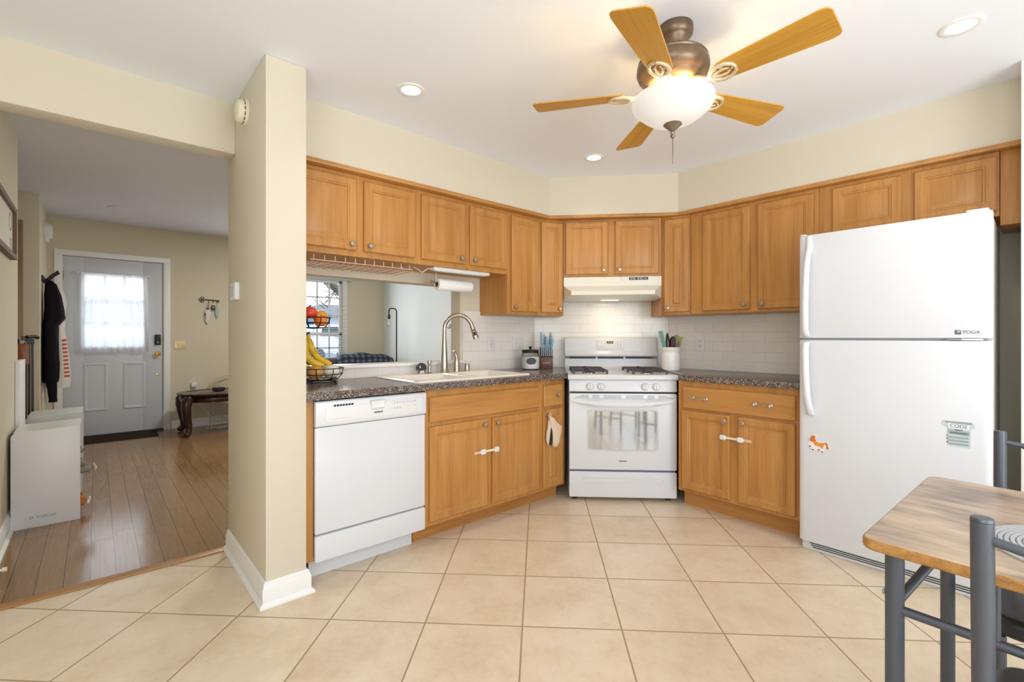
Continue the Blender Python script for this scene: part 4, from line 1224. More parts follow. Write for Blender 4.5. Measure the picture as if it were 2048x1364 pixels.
# ================================================================== ON THE COUNTERS AND WALLS
# paper towel
t = thing('paper_towel_holder', 'brushed metal paper towel arm screwed under the upper cabinet', 'paper towel holder', (1.715, 2.70, 1.632))
MB().box(-0.014, 0.014, -0.02, 0.02, -0.004, 0.0).tube([(0, 0, -0.002), (0, 0, -0.088)], 0.006, 10).build('mount_post', M['nickel'], t)
MB().tube([(-0.035, 0, -0.088), (0.30, 0, -0.088)], 0.007, 10).tube([(-0.036, 0, -0.088), (-0.03, 0, -0.088)], 0.012, 12).build('roll_arm', M['nickel'], t)
pr = MB()
R0, R1 = 0.040, 0.019
pr.lathe([(R1, 0.0), (R0 - 0.002, 0.0), (R0, 0.003), (R0, 0.277), (R0 - 0.002, 0.28), (R1, 0.28)], 40, (0, 0, 0), 'x', cap=False)
pr.lathe([(R1, 0.28), (R1, 0.0)], 40, (0, 0, 0), 'x', cap=False, m=1)
o = pr.build('paper_towel_roll', [M['paper'], plain('cardboard_core', (120, 96, 76), 0.9)], loc=(1.722, 2.70, 1.544 - 0.0105))
tag(o, 'white paper towel roll hanging on the metal arm beneath the cabinet', 'paper towel')

# under-cabinet light bar
t = thing('under_cabinet_light', 'slim white light bar under the cabinet above the paper towels', 'light bar', (1.63, 2.585, 1.632))
MB().box(0, 0.46, 0, 0.05, -0.022, 0.0).build('housing', M['whitedull'], t, bevel=0.004)
MB().box(0.02, 0.44, 0.006, 0.044, -0.025, -0.021).build('diffuser', plain('frosted_diffuser', (226, 240, 246), 0.3), t, bevel=0.001)
MB().tube([(0.0, 0.03, -0.012), (-0.03, 0.03, -0.014), (-0.05, 0.03, -0.028), (-0.065, 0.04, -0.04), (-0.085, 0.06, -0.02), (-0.10, 0.09, -0.004)], 0.003, 8).build('cord', M['offwhite'], t)

# wire stemware rack
t = thing('stemware_rack', 'coppery wire stemware rack under the left upper cabinets', 'rack', (0.86, 2.60, 1.632))
rk = MB()
for y in (0.0, 0.13, 0.26):
    rk.tube([(0, y, -0.034), (0.62, y, -0.034)], 0.0028, 6)
rk.build('rail', M['copper'], t)
wr_ = MB()
for k in range(11):
    x = 0.02 + k * 0.058
    wr_.tube([(x, 0.0, -0.005), (x, 0.0, -0.034), (x, 0.008, -0.038), (x, 0.255, -0.038), (x + 0.01, 0.262, -0.03)], 0.0024, 6)
    wr_.tube([(x + 0.016, -0.012, -0.046), (x + 0.016, 0.24, -0.046)], 0.002, 6)
wr_.build('wire', M['copper'], t)
hk = MB()
for x in (0.0, 0.31, 0.62):
    hk.tube([(x, 0.13, 0.0), (x, 0.13, -0.034)], 0.003, 6)
hk.build('hanger', M['copper'], t)

# outlets and switches on the tile
def wall_plate(name, label, cat, p, rot, w, h, kind, mat=None, z=0):
    t = thing(name, label, cat, p, rot)
    MB().prism(rrect(-w / 2, w / 2, -h / 2, h / 2, 0.004), -0.006, 0.0, 'y').build('cover_plate', mat or M['whitedull'], t, bevel=0.0015)
    if kind == 'outlet':
        for s in (-1, 1):
            r_ = MB().prism(rrect(-0.016, 0.016, s * 0.0195 - 0.014, s * 0.0195 + 0.014, 0.008), -0.0085, -0.005, 'y').build('receptacle', M['whitedull'], t, bevel=0.001)
            sl = MB()
            for x in (-0.0062, 0.0062): sl.box(x - 0.0012, x + 0.0012, -0.0089, -0.008, s * 0.0195 - 0.001, s * 0.0195 + 0.008)
            sl.lathe([(0, 0), (0.0026, 0), (0.0026, -0.0004), (0, -0.0004)], 8, (0, -0.0085, s * 0.0195 - 0.007), 'y')
            sl.build('slot', M['black'], r_)
    if kind == 'gfci':
        b = MB().box(-0.0165, 0.0165, -0.0085, -0.005, -0.033, 0.033).build('receptacle', M['whitedull'], t, bevel=0.001)
        sl = MB()
        for s in (-1, 1):
            for x in (-0.0062, 0.0062): sl.box(x - 0.0012, x + 0.0012, -0.0089, -0.008, s * 0.021 - 0.003, s * 0.021 + 0.006)
        sl.box(-0.006, 0.006, -0.0092, -0.0083, -0.003, 0.003)
        sl.build('slot', M['black'], b)
    if kind == 'switch2':
        for x in (-0.023, 0.023):
            MB().box(x - 0.005, x + 0.005, -0.008, -0.005, -0.012, 0.012).box(x - 0.004, x + 0.004, -0.018, -0.006, 0.0, 0.009).build('toggle', M['whitedull'], t, bevel=0.0008)
            sc = MB()
            for z_ in (-0.03, 0.03): sc.lathe([(0, 0), (0.0032, 0), (0.0032, -0.0012), (0, -0.0015)], 8, (x, -0.006, z_), 'y')
            sc.build('screw', M['lightgrey'] if mat is None else M['darkgap'], t)
    return t
wall_plate('outlet', 'white wall outlet on the tile just right of the faucet spout', 'outlet', (2.347, 2.891, 1.12), 0, 0.072, 0.117, 'gfci')
wall_plate('light_switch', 'white double switch plate on the tile above the sugar jar', 'light switch', (2.638, 2.891, 1.12), 0, 0.116, 0.117, 'switch2')
wall_plate('outlet', 'white wall outlet on the tile right of the utensil crock', 'outlet', (3.641, 1.805, 1.124), -PI / 2, 0.072, 0.117, 'outlet')
wall_plate('light_switch', 'brass-edged double switch plate beside the front door', 'light switch', (0.812, HY, 1.067), 0, 0.116, 0.10, 'switch2', plain('ivory_brass_plate', (228, 206, 150), 0.3, 0.3, var=0.05))

# jar
t = thing('storage_jar', 'squat glass jar of white sugar with a dark metal lid', 'jar', (2.615, 2.715, 0.915))
MB().lathe([(0.0, 0.001), (0.066, 0.001), (0.074, 0.008), (0.075, 0.10), (0.071, 0.125), (0.062, 0.134), (0.0, 0.135)], 32).build('glass_jar', M['jarglass'], t)
MB().lathe([(0.0, 0.004), (0.064, 0.004), (0.0715, 0.01), (0.0725, 0.098), (0.06, 0.106), (0.0, 0.102)], 32).build('sugar', plain('white_sugar', (236, 236, 234), 0.9, var=0.03, scale=200), t)
l = MB().lathe([(0.0, 0.134), (0.066, 0.134), (0.068, 0.137), (0.068, 0.154), (0.064, 0.158), (0.0, 0.160)], 32).build('lid', M['blackiron'], t)
MB().lathe([(0.0, 0.158), (0.012, 0.158), (0.008, 0.166), (0.009, 0.172), (0.015, 0.179), (0.014, 0.184), (0.0, 0.186)], 18).build('lid_knob', M['black'], l)
a0 = math.atan2(-2.715 + 0.2, -2.615)  # label faces the room
lb = MB()
rows_ = []
import itertools
n = 24
ctr = (0.0755 * math.cos(a0 + 0.16), 0.0755 * math.sin(a0 + 0.16), 0.07)
pts = []
for k in range(n):
    u = 0.042 * math.cos(2 * PI * k / n) / 0.0755
    v = 0.027 * math.sin(2 * PI * k / n)
    pts.append((u, v))
lb.loops([[(rr_ * math.cos(a0 + 0.16 + u * q), rr_ * math.sin(a0 + 0.16 + u * q), 0.07 + v * q) for u, v in pts] for rr_, q in ((0.0746, 1.0), (0.0764, 1.0), (0.0767, 0.66), (0.0768, 0.33), (0.0768, 0.02))])
lb.build('chalk_label', plain('slate_label', (84, 84, 90), 0.7, var=0.15, scale=300), t)

# knife block on the diagonal, facing the room
BL = (2.745, 2.66); BRZ = math.radians(-44)
t = thing('knife_block', 'dark walnut knife block beside the sugar jar', 'knife block', (BL[0], BL[1], 0.915), BRZ)
body = MB().prism([(0.0, 0.0), (0.0, 0.098), (0.07, 0.115), (0.075, 0.150), (0.125, 0.172), (0.150, 0.165), (0.150, 0.0)], -0.052, 0.052, 'x')
body = MB().prism([(0.0, 0.0), (0.0, 0.095), (0.035, 0.105), (0.045, 0.150), (0.115, 0.175), (0.115, 0.0)], -0.052, 0.052, 'x')
bo = body.build('block', M['blockwood'], t, bevel=0.002)
lettering('lettering', 'Cuisinart', 0.015, M['pewterface'], t, (0, -0.0012, 0.05))
def knife(label, x, y, z, tilt, length, wid, group, lean=0.0, thk=0.0092):
    mb = MB()
    L_ = length
    rings = []
    for s, wd, th in ((0.0, 0.55, 0.6), (0.08, 0.8, 0.9), (0.35, 1.0, 1.0), (0.7, 0.85, 1.0), (0.93, 1.05, 1.0), (1.0, 0.9, 0.8)):
        w_, h_ = wid * wd / 2, thk * th
        rings.append([(-h_, -w_, s * L_), (-h_ * .4, -w_ * 1.1, s * L_), (h_ * .4, -w_ * 1.1, s * L_), (h_, -w_, s * L_), (h_, w_, s * L_), (h_ * .4, w_ * 1.1, s * L_), (-h_ * .4, w_ * 1.1, s * L_), (-h_, w_, s * L_)])
    mb.loops(rings)
    k = len(mb.f)
    mb.box(-thk * 0.9, thk * 0.9, -wid * 0.5, wid * 0.5, L_ * 0.97, L_ * 1.03, 1)
    mb.box(-0.003, 0.003, -wid * 0.42, wid * 0.42, -0.014, 0.003, 1)
    o = mb.build('knife', [M['bluehandle'], M['steel']], smooth=50, bevel=0.0006, seg=1)
    mx = T(BL[0], BL[1], 0.915) @ RZ(BRZ) @ T(x, y, z) @ RX(tilt) @ RY(lean)
    o.matrix_world = mx
    return tag(o, label, 'knife', group)
names = ['first', 'second', 'third', 'fourth', 'fifth', 'sixth']
for k in range(6):
    knife('pale blue steak knife handle, %s from the left in the front row of the block' % names[k], -0.04 + k * 0.0157, 0.014, 0.112, 0.22, 0.088, 0.012, 'steak knives in the block', 0.04, 0.0048)
GK = 'larger knives in the block'
for lab, x, y, z, L_, w_, ln in (
    ('tall pale blue chef knife handle at the back left of the block', -0.038, 0.085, 0.181, 0.118, 0.019, -0.02),
    ('pale blue carving knife handle second from the left at the back of the block', -0.016, 0.083, 0.181, 0.098, 0.019, 0.02),
    ('short pale blue paring knife handle at the front left of the big knives', -0.038, 0.054, 0.171, 0.068, 0.014, 0.02),
    ('pale blue shears-like handle in the middle of the big knives', 0.003, 0.060, 0.172, 0.088, 0.028, 0.0),
    ('tall pale blue bread knife handle at the back right of the block', 0.026, 0.085, 0.181, 0.116, 0.020, 0.08),
    ('pale blue slicing knife handle next to the bread knife', 0.036, 0.066, 0.174, 0.096, 0.018, 0.1),
    ('short pale blue utility knife handle at the far right of the block', 0.043, 0.050, 0.169, 0.072, 0.014, 0.12)):
    knife(lab, x, y, z, 0.2, L_, w_, GK, ln)

# utensil crock
CX, CY = 3.36, 1.905
t = thing('utensil_crock', 'white ceramic utensil crock right of the range', 'crock', (CX, CY, 0.915))
MB().lathe([(0, 0), (0.064, 0), (0.068, 0.004), (0.069, 0.012), (0.069, 0.12), (0.066, 0.132), (0.0625, 0.142), (0.063, 0.150), (0.066, 0.154), (0.0655, 0.18), (0.062, 0.182), (0.058, 0.178), (0.058, 0.015), (0, 0.012)], 36).build('pot', M['ceramic'], t)
lettering('embossed_lettering', 'utensils', 0.022, plain('embossed_white', (236, 236, 234), 0.2), t, (-0.0705 * 0.87, -0.0705 * 0.5, 0.075), (PI / 2, 0, -math.radians(60)), ext=0.0012)
def uten(name, label, build, a, r, lean, twist, mat):
    mb = MB(); build(mb)
    o = mb.build(name, mat, smooth=50)
    o.matrix_world = T(CX + r * math.cos(a), CY + r * math.sin(a), 0.932) @ RZ(a) @ RY(lean) @ RZ(twist)
    return tag(o, label, 'utensil')
def spat(w, L_, h=0.09):
    def f(mb):
        mb.tube([(0, 0, 0), (0, 0, L_ - h)], 0.006, 8)
        mb.prism([(-w * 0.35, L_ - h - 0.01), (w * 0.35, L_ - h - 0.01), (w / 2, L_ - h + 0.02), (w / 2, L_ - 0.01), (w * 0.3, L_), (-w / 2, L_)], -0.003, 0.003, 'x')
    return f
VA = math.atan2(-0.66, 0.75)   # direction running across the view, to the right
uten('spatula', 'mint green spatula leaning left out of the crock', spat(0.05, 0.30, 0.13), VA + PI, 0.012, 0.235, 0.3, M['teal_u'])
uten('tongs', 'black tongs standing in the crock', lambda mb: (mb.tube([(-0.008, 0, 0), (-0.012, 0, 0.2), (0, 0, 0.275)], [0.005, 0.008, 0.006], 8), mb.tube([(0.008, 0, 0), (0.014, 0, 0.2), (0.004, 0, 0.268)], [0.005, 0.009, 0.006], 8)), VA + PI, 0.006, 0.08, 0.2, M['black'])
def spoon(w, L_):
    def f(mb):
        mb.tube([(0, 0, 0), (0, 0, L_ - 0.07)], 0.0055, 8)
        mb.ell((0, 0, L_ - 0.045), 0.006, w / 2, 0.05, 14, 8)
    return f
uten('cooking_spoon', 'black cooking spoon beside the tongs in the crock', spoon(0.05, 0.245), VA, 0.006, 0.04, 1.2, M['black'])
uten('turner', 'olive green turner leaning right out of the crock', spat(0.07, 0.255, 0.10), VA, 0.008, 0.20, 0.9, M['green_u'])
def whisk(mb):
    mb.tube([(0, 0, 0), (0, 0, 0.17)], 0.006, 8)
    for k in range(5):
        a = PI * k / 5
        mb.tube([(0.028 * math.sin(PI * s / 10) * math.cos(a) * (1 if True else 1), 0.028 * math.sin(PI * s / 10) * math.sin(a), 0.165 + 0.05 * (1 - math.cos(PI * s / 10))) for s in range(11)], 0.0015, 6)
        mb.tube([(-0.028 * math.sin(PI * s / 10) * math.cos(a), -0.028 * math.sin(PI * s / 10) * math.sin(a), 0.165 + 0.05 * (1 - math.cos(PI * s / 10))) for s in range(11)], 0.0015, 6)
uten('whisk', 'pink wire whisk at the right of the crock', whisk, VA + 0.35, 0.012, 0.17, 0.2, M['pink_u'])
uten('measuring_spoon', 'burgundy spoon handle low in the crock', spoon(0.022, 0.215), VA - 1.6, 0.022, 0.06, 0.4, M['wine_u'])
uten('scraper', 'pale pink scraper handle at the right rim of the crock', spat(0.02, 0.215, 0.05), VA - 0.5, 0.022, 0.20, 0.6, M['pink_u'])

# oven mitt on the knob of the narrow cabinet
t = thing('oven_mitt', 'beige quilted oven mitt hanging on the knob of the narrow base cabinet', 'oven mitt', (2.366, 2.2535, 0.628))
mt = MB()
prof = [(-0.016, 0.0), (0.02, -0.012), (0.06, -0.05), (0.108, -0.085), (0.103, -0.12), (0.09, -0.165), (0.078, -0.205), (0.058, -0.228), (0.03, -0.222), (0.018, -0.19), (0.014, -0.13), (-0.004, -0.06)]
def inset(poly, s):
    cx_ = sum(p[0] for p in poly) / len(poly); cz_ = sum(p[1] for p in poly) / len(poly)
    return [(cx_ + (x - cx_) * s, cz_ + (z - cz_) * s) for x, z in poly]
mt.loops([[(x, y, z) for x, z in inset(prof, s)] for y, s in ((0.014, 0.86), (0.010, 1.0), (-0.006, 1.0), (-0.014, 0.9), (-0.017, 0.6))])
mto = mt.build('mitt_body', M['linen'], t, smooth=60)
th_ = MB()
tp = [(-0.012, -0.03), (0.01, -0.075), (0.016, -0.13), (0.012, -0.19), (-0.004, -0.21), (-0.024, -0.20), (-0.036, -0.165), (-0.030, -0.115), (-0.018, -0.07)]
th_.loops([[(x, y, z) for x, z in inset(tp, s)] for y, s in ((0.016, 0.85), (0.012, 1.0), (0.002, 1.0), (-0.004, 0.8))])
th_.build('mitt_thumb', M['linen'], t, smooth=60)
li = MB()
lp_ = [(0.002, -0.075), (0.011, -0.10), (0.015, -0.15), (0.012, -0.195), (-0.002, -0.208), (-0.020, -0.196), (-0.012, -0.14)]
li.loops([[(x, y, z) for x, z in inset(lp_, s)] for y, s in ((0.0, 1.0), (-0.007, 0.95), (-0.009, 0.6))])
li.build('mitt_grip', M['leather'], t, smooth=60)
MB().tube([(-0.006, -0.002, -0.006), (-0.012, -0.004, 0.012), (-0.004, 0.0, 0.022), (0.004, -0.002, 0.008), (0.002, -0.004, -0.008)], 0.003, 8).build('hanging_loop', M['linen'], t)

# ------------------------------------------------------------------ two-tier fruit stand
FS = (0.965, 2.72, 0.915)
t = thing('fruit_stand', 'two-tier black wire fruit stand at the left end of the counter', 'fruit stand', FS)
def ringpts(r, z, n=28): return [(r * math.cos(2 * PI * k / n), r * math.sin(2 * PI * k / n), z) for k in range(n + 1)]
lo = MB()
for r, z in ((0.118, 0.085), (0.112, 0.052), (0.085, 0.022)): lo.tube(ringpts(r, z), 0.0028, 6)
for k in range(8):
    a = 2 * PI * k / 8 + 0.2
    lo.tube([(0.118 * math.cos(a), 0.118 * math.sin(a), 0.085), (0.112 * math.cos(a), 0.112 * math.sin(a), 0.052), (0.085 * math.cos(a), 0.085 * math.sin(a), 0.022), (0, 0, 0.016)], 0.0025, 6)
lo.build('lower_basket', M['blackiron'], t)
ba = MB()
for r in (0.085, 0.075): ba.tube(ringpts(r, 0.006), 0.003, 6)
for k in range(4):
    a = 2 * PI * k / 4 + 0.6
    ba.ell((0.088 * math.cos(a), 0.088 * math.sin(a), 0.008), 0.008, 0.008, 0.008, 10, 6)
    ba.tube([(0.085 * math.cos(a), 0.085 * math.sin(a), 0.006), (0.085 * math.cos(a), 0.085 * math.sin(a), 0.022)], 0.003, 6)
ba.build('base_ring', M['blackiron'], t)
MB().tube([(-0.1, 0.0, 0.02), (-0.125, 0, 0.1), (-0.13, 0, 0.28), (-0.12, 0, 0.40), (-0.06, 0, 0.44)], 0.004, 8).build('post', M['blackiron'], t)
up = MB()
for r, z in ((0.092, 0.372), (0.085, 0.342), (0.062, 0.315)): up.tube([(p[0] - 0.045, p[1], p[2]) for p in ringpts(r, z)], 0.0028, 6)
for k in range(8):
    a = 2 * PI * k / 8 + 0.1
    up.tube([(0.092 * math.cos(a) - 0.045, 0.092 * math.sin(a), 0.372), (0.085 * math.cos(a) - 0.045, 0.085 * math.sin(a), 0.342), (0.062 * math.cos(a) - 0.045, 0.062 * math.sin(a), 0.315), (-0.045, 0, 0.310)], 0.0024, 6)
up.build('upper_basket', M['blackiron'], t)

def fruit(name, label, cat, p, r, mat, sq=0.93, group=None, stem=True):
    mb = MB()
    n, k = 20, 14
    rings = []
    for i in range(k + 1):
        a = -PI / 2 + PI * i / k
        cr = max(math.cos(a), 0.02)
        z = math.sin(a) * sq - 0.14 * math.exp(-((cr / 0.32) ** 2)) * (1 if a > 0 else -1)
        rings.append([(r * cr * math.cos(2 * PI * j / n), r * cr * math.sin(2 * PI * j / n), r * z) for j in range(n)])
    mb.loops(rings)
    o = mb.build(name, mat, loc=(FS[0] + p[0], FS[1] + p[1], FS[2] + p[2]), smooth=80)
    if stem: MB().tube([(0, 0, r * 0.75), (0.002, 0, r * 1.02)], 0.0018, 6).build('stem', M['twig'], o)
    return tag(o, label, cat, group)
GA = 'fruit in the upper basket'
fruit('apple', 'red apple at the top left of the upper fruit basket', 'apple', (-0.070, -0.012, 0.398), 0.039, M['apple_red'], group=GA)
fruit('orange', 'yellow orange at the right of the upper fruit basket', 'orange', (0.0, 0.022, 0.378), 0.039, M['orange'], 0.98, GA, False)
fruit('apple', 'orange-red apple at the front of the upper fruit basket', 'apple', (-0.022, -0.046, 0.352), 0.036, M['apple_mix'], group=GA)
fruit('onion', 'white onion in the lower fruit basket under the bananas', 'onion', (0.044, -0.030, 0.066), 0.046, M['onion'], 0.9)
fruit('onion', 'tan onion in the lower fruit basket left of the white onion', 'onion', (-0.048, -0.038, 0.066), 0.045, M['potato'], 0.9)
def banana(label, pts, r):
    # spline through the control points
    P_ = [Vector(p) for p in pts]
    out = []
    for s in range(25):
        u = s / 24 * (len(P_) - 1)
        i = min(int(u), len(P_) - 2); f = u - i
        p0_, p1_, p2_, p3_ = P_[max(i - 1, 0)], P_[i], P_[i + 1], P_[min(i + 2, len(P_) - 1)]
        out.append(0.5 * ((2 * p1_) + (p2_ - p0_) * f + (2 * p0_ - 5 * p1_ + 4 * p2_ - p3_) * f * f + (3 * p1_ - p0_ - 3 * p2_ + p3_) * f ** 3))
    rad = []
    for s in range(25):
        u = s / 24
        rad.append(r * (0.36 if u < 0.10 else min(1.0, 0.36 + (u - 0.10) * 4.2)) * (1 if u < 0.84 else max(0.24, 1 - (u - 0.84) * 5.0)))
    o = MB().tube(out, rad, 7).build('banana', M['banana'], loc=FS, smooth=70)
    tp_ = MB().tube([out[-1] - (out[-1] - out[-2]) * 0.2, out[-1] + (out[-1] - out[-2]).normalized() * 0.006], [r * 0.26, r * 0.2], 7)
    tp_.build('banana_tip', M['twig'], o)
    st = MB().tube([out[0] - (out[1] - out[0]) * 1.0, out[0], out[1]], [r * 0.42, r * 0.4, r * 0.385], 7)
    st.build('banana_stem', M['bark'], o)
    return tag(o, label, 'banana', 'bananas in the lower basket')
V = Vector((0.747, -0.665, 0))   # across the view to the right
Fv = Vector((0.665, 0.747, 0))
def bp(a, f, z): return tuple(V * a + Fv * f + Vector((0, 0, z)))
banana('long yellow banana whose tip points furthest right over the basket rim', [bp(-0.075, 0.0, 0.285), bp(-0.073, 0.005, 0.235), bp(-0.045, 0.004, 0.17), bp(0.005, 0.0, 0.125), bp(0.06, -0.002, 0.108)], 0.0195)
banana('yellow banana nearest the room with its tip just below the longest one', [bp(-0.08, -0.02, 0.28), bp(-0.082, -0.032, 0.22), bp(-0.066, -0.045, 0.155), bp(-0.025, -0.05, 0.118), bp(0.035, -0.046, 0.104)], 0.0195)
banana('yellow banana at the lower left of the bunch', [bp(-0.09, -0.04, 0.27), bp(-0.115, -0.065, 0.2), bp(-0.115, -0.08, 0.15), bp(-0.085, -0.090, 0.115), bp(-0.035, -0.092, 0.10)], 0.0185)
# ================================================================== CEILING
t = thing('ceiling_fan', 'five-blade oak and bronze ceiling fan with a lit frosted bowl light', 'ceiling fan', (1.728, 0.972, C))
MB().lathe([(0, 0), (0.066, 0), (0.067, -0.02), (0.064, -0.036), (0.056, -0.044), (0.051, -0.05), (0.045, -0.09), (0.034, -0.098), (0, -0.099)], 32, (0.010, -0.008, 0)).build('canopy', M['bronze'], t)
MB().lathe([(0.020, -0.095), (0.020, -0.118), (0.032, -0.122), (0.034, -0.13)], 20).build('neck', M['bronze'], t)
MB().lathe([(0, -0.104), (0.055, -0.106), (0.095, -0.114), (0.128, -0.132), (0.134, -0.140), (0.131, -0.146), (0.138, -0.154), (0.140, -0.178), (0.133, -0.198), (0.118, -0.208), (0.112, -0.216), (0.104, -0.230), (0.088, -0.240), (0, -0.242)], 44).build('motor_housing', M['bronze'], t)
MB().lathe([(0.088, -0.238), (0.070, -0.244), (0.050, -0.262), (0.045, -0.285), (0.03, -0.29), (0, -0.291)], 36).build('light_fitter', M['irongold'], t)
for k, ang in enumerate((-163.5, -91.5, -19.5, 52.5, 124.5)):
    a = math.radians(ang)
    mx = RZ(a) @ T(0, 0, -0.262) @ RX(-math.radians(12.5))
    bl = MB()
    n = 14
    xs_ = [0.185, 0.20, 0.24, 0.30, 0.36, 0.42, 0.48, 0.53, 0.552, 0.562]
    hw = [0.036, 0.046, 0.051, 0.055, 0.059, 0.063, 0.067, 0.070, 0.066, 0.052]
    rings = []
    for x, w_ in zip(xs_, hw):
        rings.append([(x, -w_, 0.0), (x, w_, 0.0), (x, w_, 0.0055), (x, -w_, 0.0055)])
    bl.loops(rings, mx=None)
    bo = bl.build('blade', M['blade'], t, bevel=0.0012, seg=1, smooth=30)
    bo.matrix_basis = mx
    ir = MB()
    # open scrolled iron: an arm from the motor and a heart-shaped plate under the blade root
    ir.tube([(0.085, 0, 0.026), (0.115, 0, 0.012), (0.14, 0, -0.002), (0.165, 0, -0.006)], [0.012, 0.010, 0.009, 0.009], 8)
    for s in (-1, 1):
        ir.tube([(0.155, 0, -0.006), (0.170, s * 0.022, -0.007), (0.195, s * 0.036, -0.005), (0.225, s * 0.034, -0.004), (0.245, s * 0.018, -0.004), (0.25, 0, -0.004)], [0.007, 0.009, 0.009, 0.008, 0.007, 0.006], 8)
        ir.tube([(0.165, 0, -0.006), (0.19, s * 0.012, -0.006), (0.215, s * 0.014, -0.005), (0.228, s * 0.006, -0.004)], [0.006, 0.006, 0.005, 0.004], 8)
    for x, y in ((0.205, 0.02), (0.205, -0.02), (0.238, 0)): ir.ell((x, y, -0.003), 0.006, 0.006, 0.004, 8, 6)
    ir.build('blade_iron', M['irongold'], bo, smooth=60)
bw = MB()
bw.lathe([(0.148, -0.286), (0.156, -0.289), (0.159, -0.297), (0.157, -0.312), (0.148, -0.328), (0.134, -0.339), (0.128, -0.344), (0.118, -0.354), (0.092, -0.372), (0.060, -0.385), (0.025, -0.391), (0.006, -0.392)], 48, cap=False)
bw.build('light_bowl', M['bowl'], t, smooth=60)
MB().lathe([(0, -0.384), (0.034, -0.386), (0.036, -0.391), (0.024, -0.402), (0.014, -0.412), (0.007, -0.418), (0.009, -0.424), (0.007, -0.43), (0.010, -0.436), (0.006, -0.443), (0, -0.444)], 24).build('finial', M['pewter'], t)
ch = MB()
for k in range(40):
    ch.ell((0.0, 0, -0.446 - k * 0.0026), 0.0017, 0.0017, 0.0013, 6, 4)
for k in range(28):
    ch.ell((0.005, 0.002, -0.444 - k * 0.0026), 0.0015, 0.0015, 0.0013, 6, 4)
ch.build('pull_chain', M['pewter'], t)
for k in range(3):
    a = 0.4 + k * 2 * PI / 3
    fl = lamp('fan_bulb', 'POINT', (0.088 * math.cos(a), 0.088 * math.sin(a), -0.318), 1.5, (1.0, 0.70, 0.33), radius=0.015)
    fl.parent = t

for lab, x, y in (('lit recessed ceiling downlight near the wall end on the left', 1.184, 2.094), ('lit recessed ceiling downlight in front of the diagonal soffit', 2.578, 2.041), ('lit recessed ceiling downlight in the top right corner near the fridge', 2.581, 0.202)):
    t = thing('downlight', lab, 'ceiling light', (x, y, C), 0, 'recessed ceiling lights')
    MB().lathe([(0.048, 0.0), (0.068, 0.0), (0.068, -0.003), (0.062, -0.006), (0.048, -0.004)], 36, cap=False).build('trim_ring', M['trim'], t)
    MB().lathe([(0, -0.0025), (0.048, -0.0025), (0.048, -0.0005), (0, -0.0005)], 32).build('lens', M['lens'], t)
    l = lamp('downlight_bulb', 'SPOT', (0, 0, -0.012), 9.0, (1.0, 0.94, 0.86), spot=math.radians(125), radius=0.045)
    l.parent = t

t = thing('smoke_detector', 'round cream smoke detector high on the wall end beside the header', 'smoke detector', (0.555, 2.60, 2.285), -PI / 2)
MB().lathe([(0, 0), (0.062, 0), (0.062, -0.008), (0.058, -0.012)], 32, axis='y').build('base_plate', M['offwhite'], t)
MB().lathe([(0.056, -0.008), (0.057, -0.026), (0.05, -0.04), (0.034, -0.045), (0, -0.046)], 32, axis='y').build('cover', M['offwhite'], t)
vs = MB()
for k in range(14):
    a = 2 * PI * k / 14
    vs.add([(0.0575 * math.cos(a + d), y, 0.0575 * math.sin(a + d)) for d in (-0.16, 0.16) for y in (-0.0125, -0.0175)], [(0, 1, 3, 2)])
vs.build('vent', plain('vent_brown', (120, 96, 40), 0.6), t)
t = thing('thermostat', 'small white wall thermostat on the wall end facing the hall opening', 'thermostat', (0.555, 2.79, 1.415), -PI / 2)
MB().prism(rrect(-0.055, 0.055, -0.045, 0.045, 0.006), -0.022, 0.0, 'y').build('housing', M['whitedull'], t, bevel=0.003)
MB().box(-0.032, 0.02, -0.0228, -0.0215, -0.028, 0.03).build('screen', plain('thermostat_screen', (176, 190, 206), 0.2), t)

# ================================================================== TABLE AND CHAIRS
t = thing('dining_table', 'rustic wood-topped dining table with gunmetal tube legs at the right', 'table', (0, 0, 0))
TA = (1.212, 0.252); ta = math.radians(-2.5)
# local: x along the left short edge (away from camera), y towards the camera's right is negative
mxT = T(TA[0], TA[1], 0) @ RZ(ta)
TL, TW = 1.10, 0.70
tp = MB().prism(rrect(0, TW, -TL, 0, 0.03, 6), 0.731, 0.755)
tpo = tp.build('tabletop', [M['rustic'], M['rusticedge']], t, bevel=0.006, seg=3, smooth=50)
for p in tpo.data.polygons:
    if abs(p.normal.z) < 0.9: p.material_index = 1
tpo.matrix_basis = mxT
def part(mb, nm, mat=None, par=t, mx=mxT, **k):
    o = mb.build(nm, mat or M['gunmetal'], par, **k)
    o.matrix_basis = mx
    return o
RL = 0.0165
for x, y in ((0.05, -0.05), (TW - 0.05, -0.05), (0.05, -TL + 0.05), (TW - 0.05, -TL + 0.05)):
    part(MB().tube([(x, y, 0.012), (x, y, 0.728)], RL, 20), 'leg')
    part(MB().lathe([(0, 0), (0.0185, 0), (0.0185, 0.016), (0.0165, 0.018)], 16, (x, y, 0)), 'foot_cap', M['black'])
for x in (0.05, TW - 0.05):
    part(MB().tube([(x, -0.05, 0.607), (x, -TL + 0.05, 0.607)], 0.0095, 12), 'side_rail')
    part(MB().tube([(x, -0.20, 0.607), (x, -0.20, 0.728)], 0.006, 10), 'strut')
    part(MB().tube([(x, -0.33, 0.728), (x, -0.47, 0.612)], 0.006, 10).tube([(x, -0.40, 0.612), (x, -0.50, 0.66), (x, -0.55, 0.728)], 0.006, 10), 'scroll_brace')
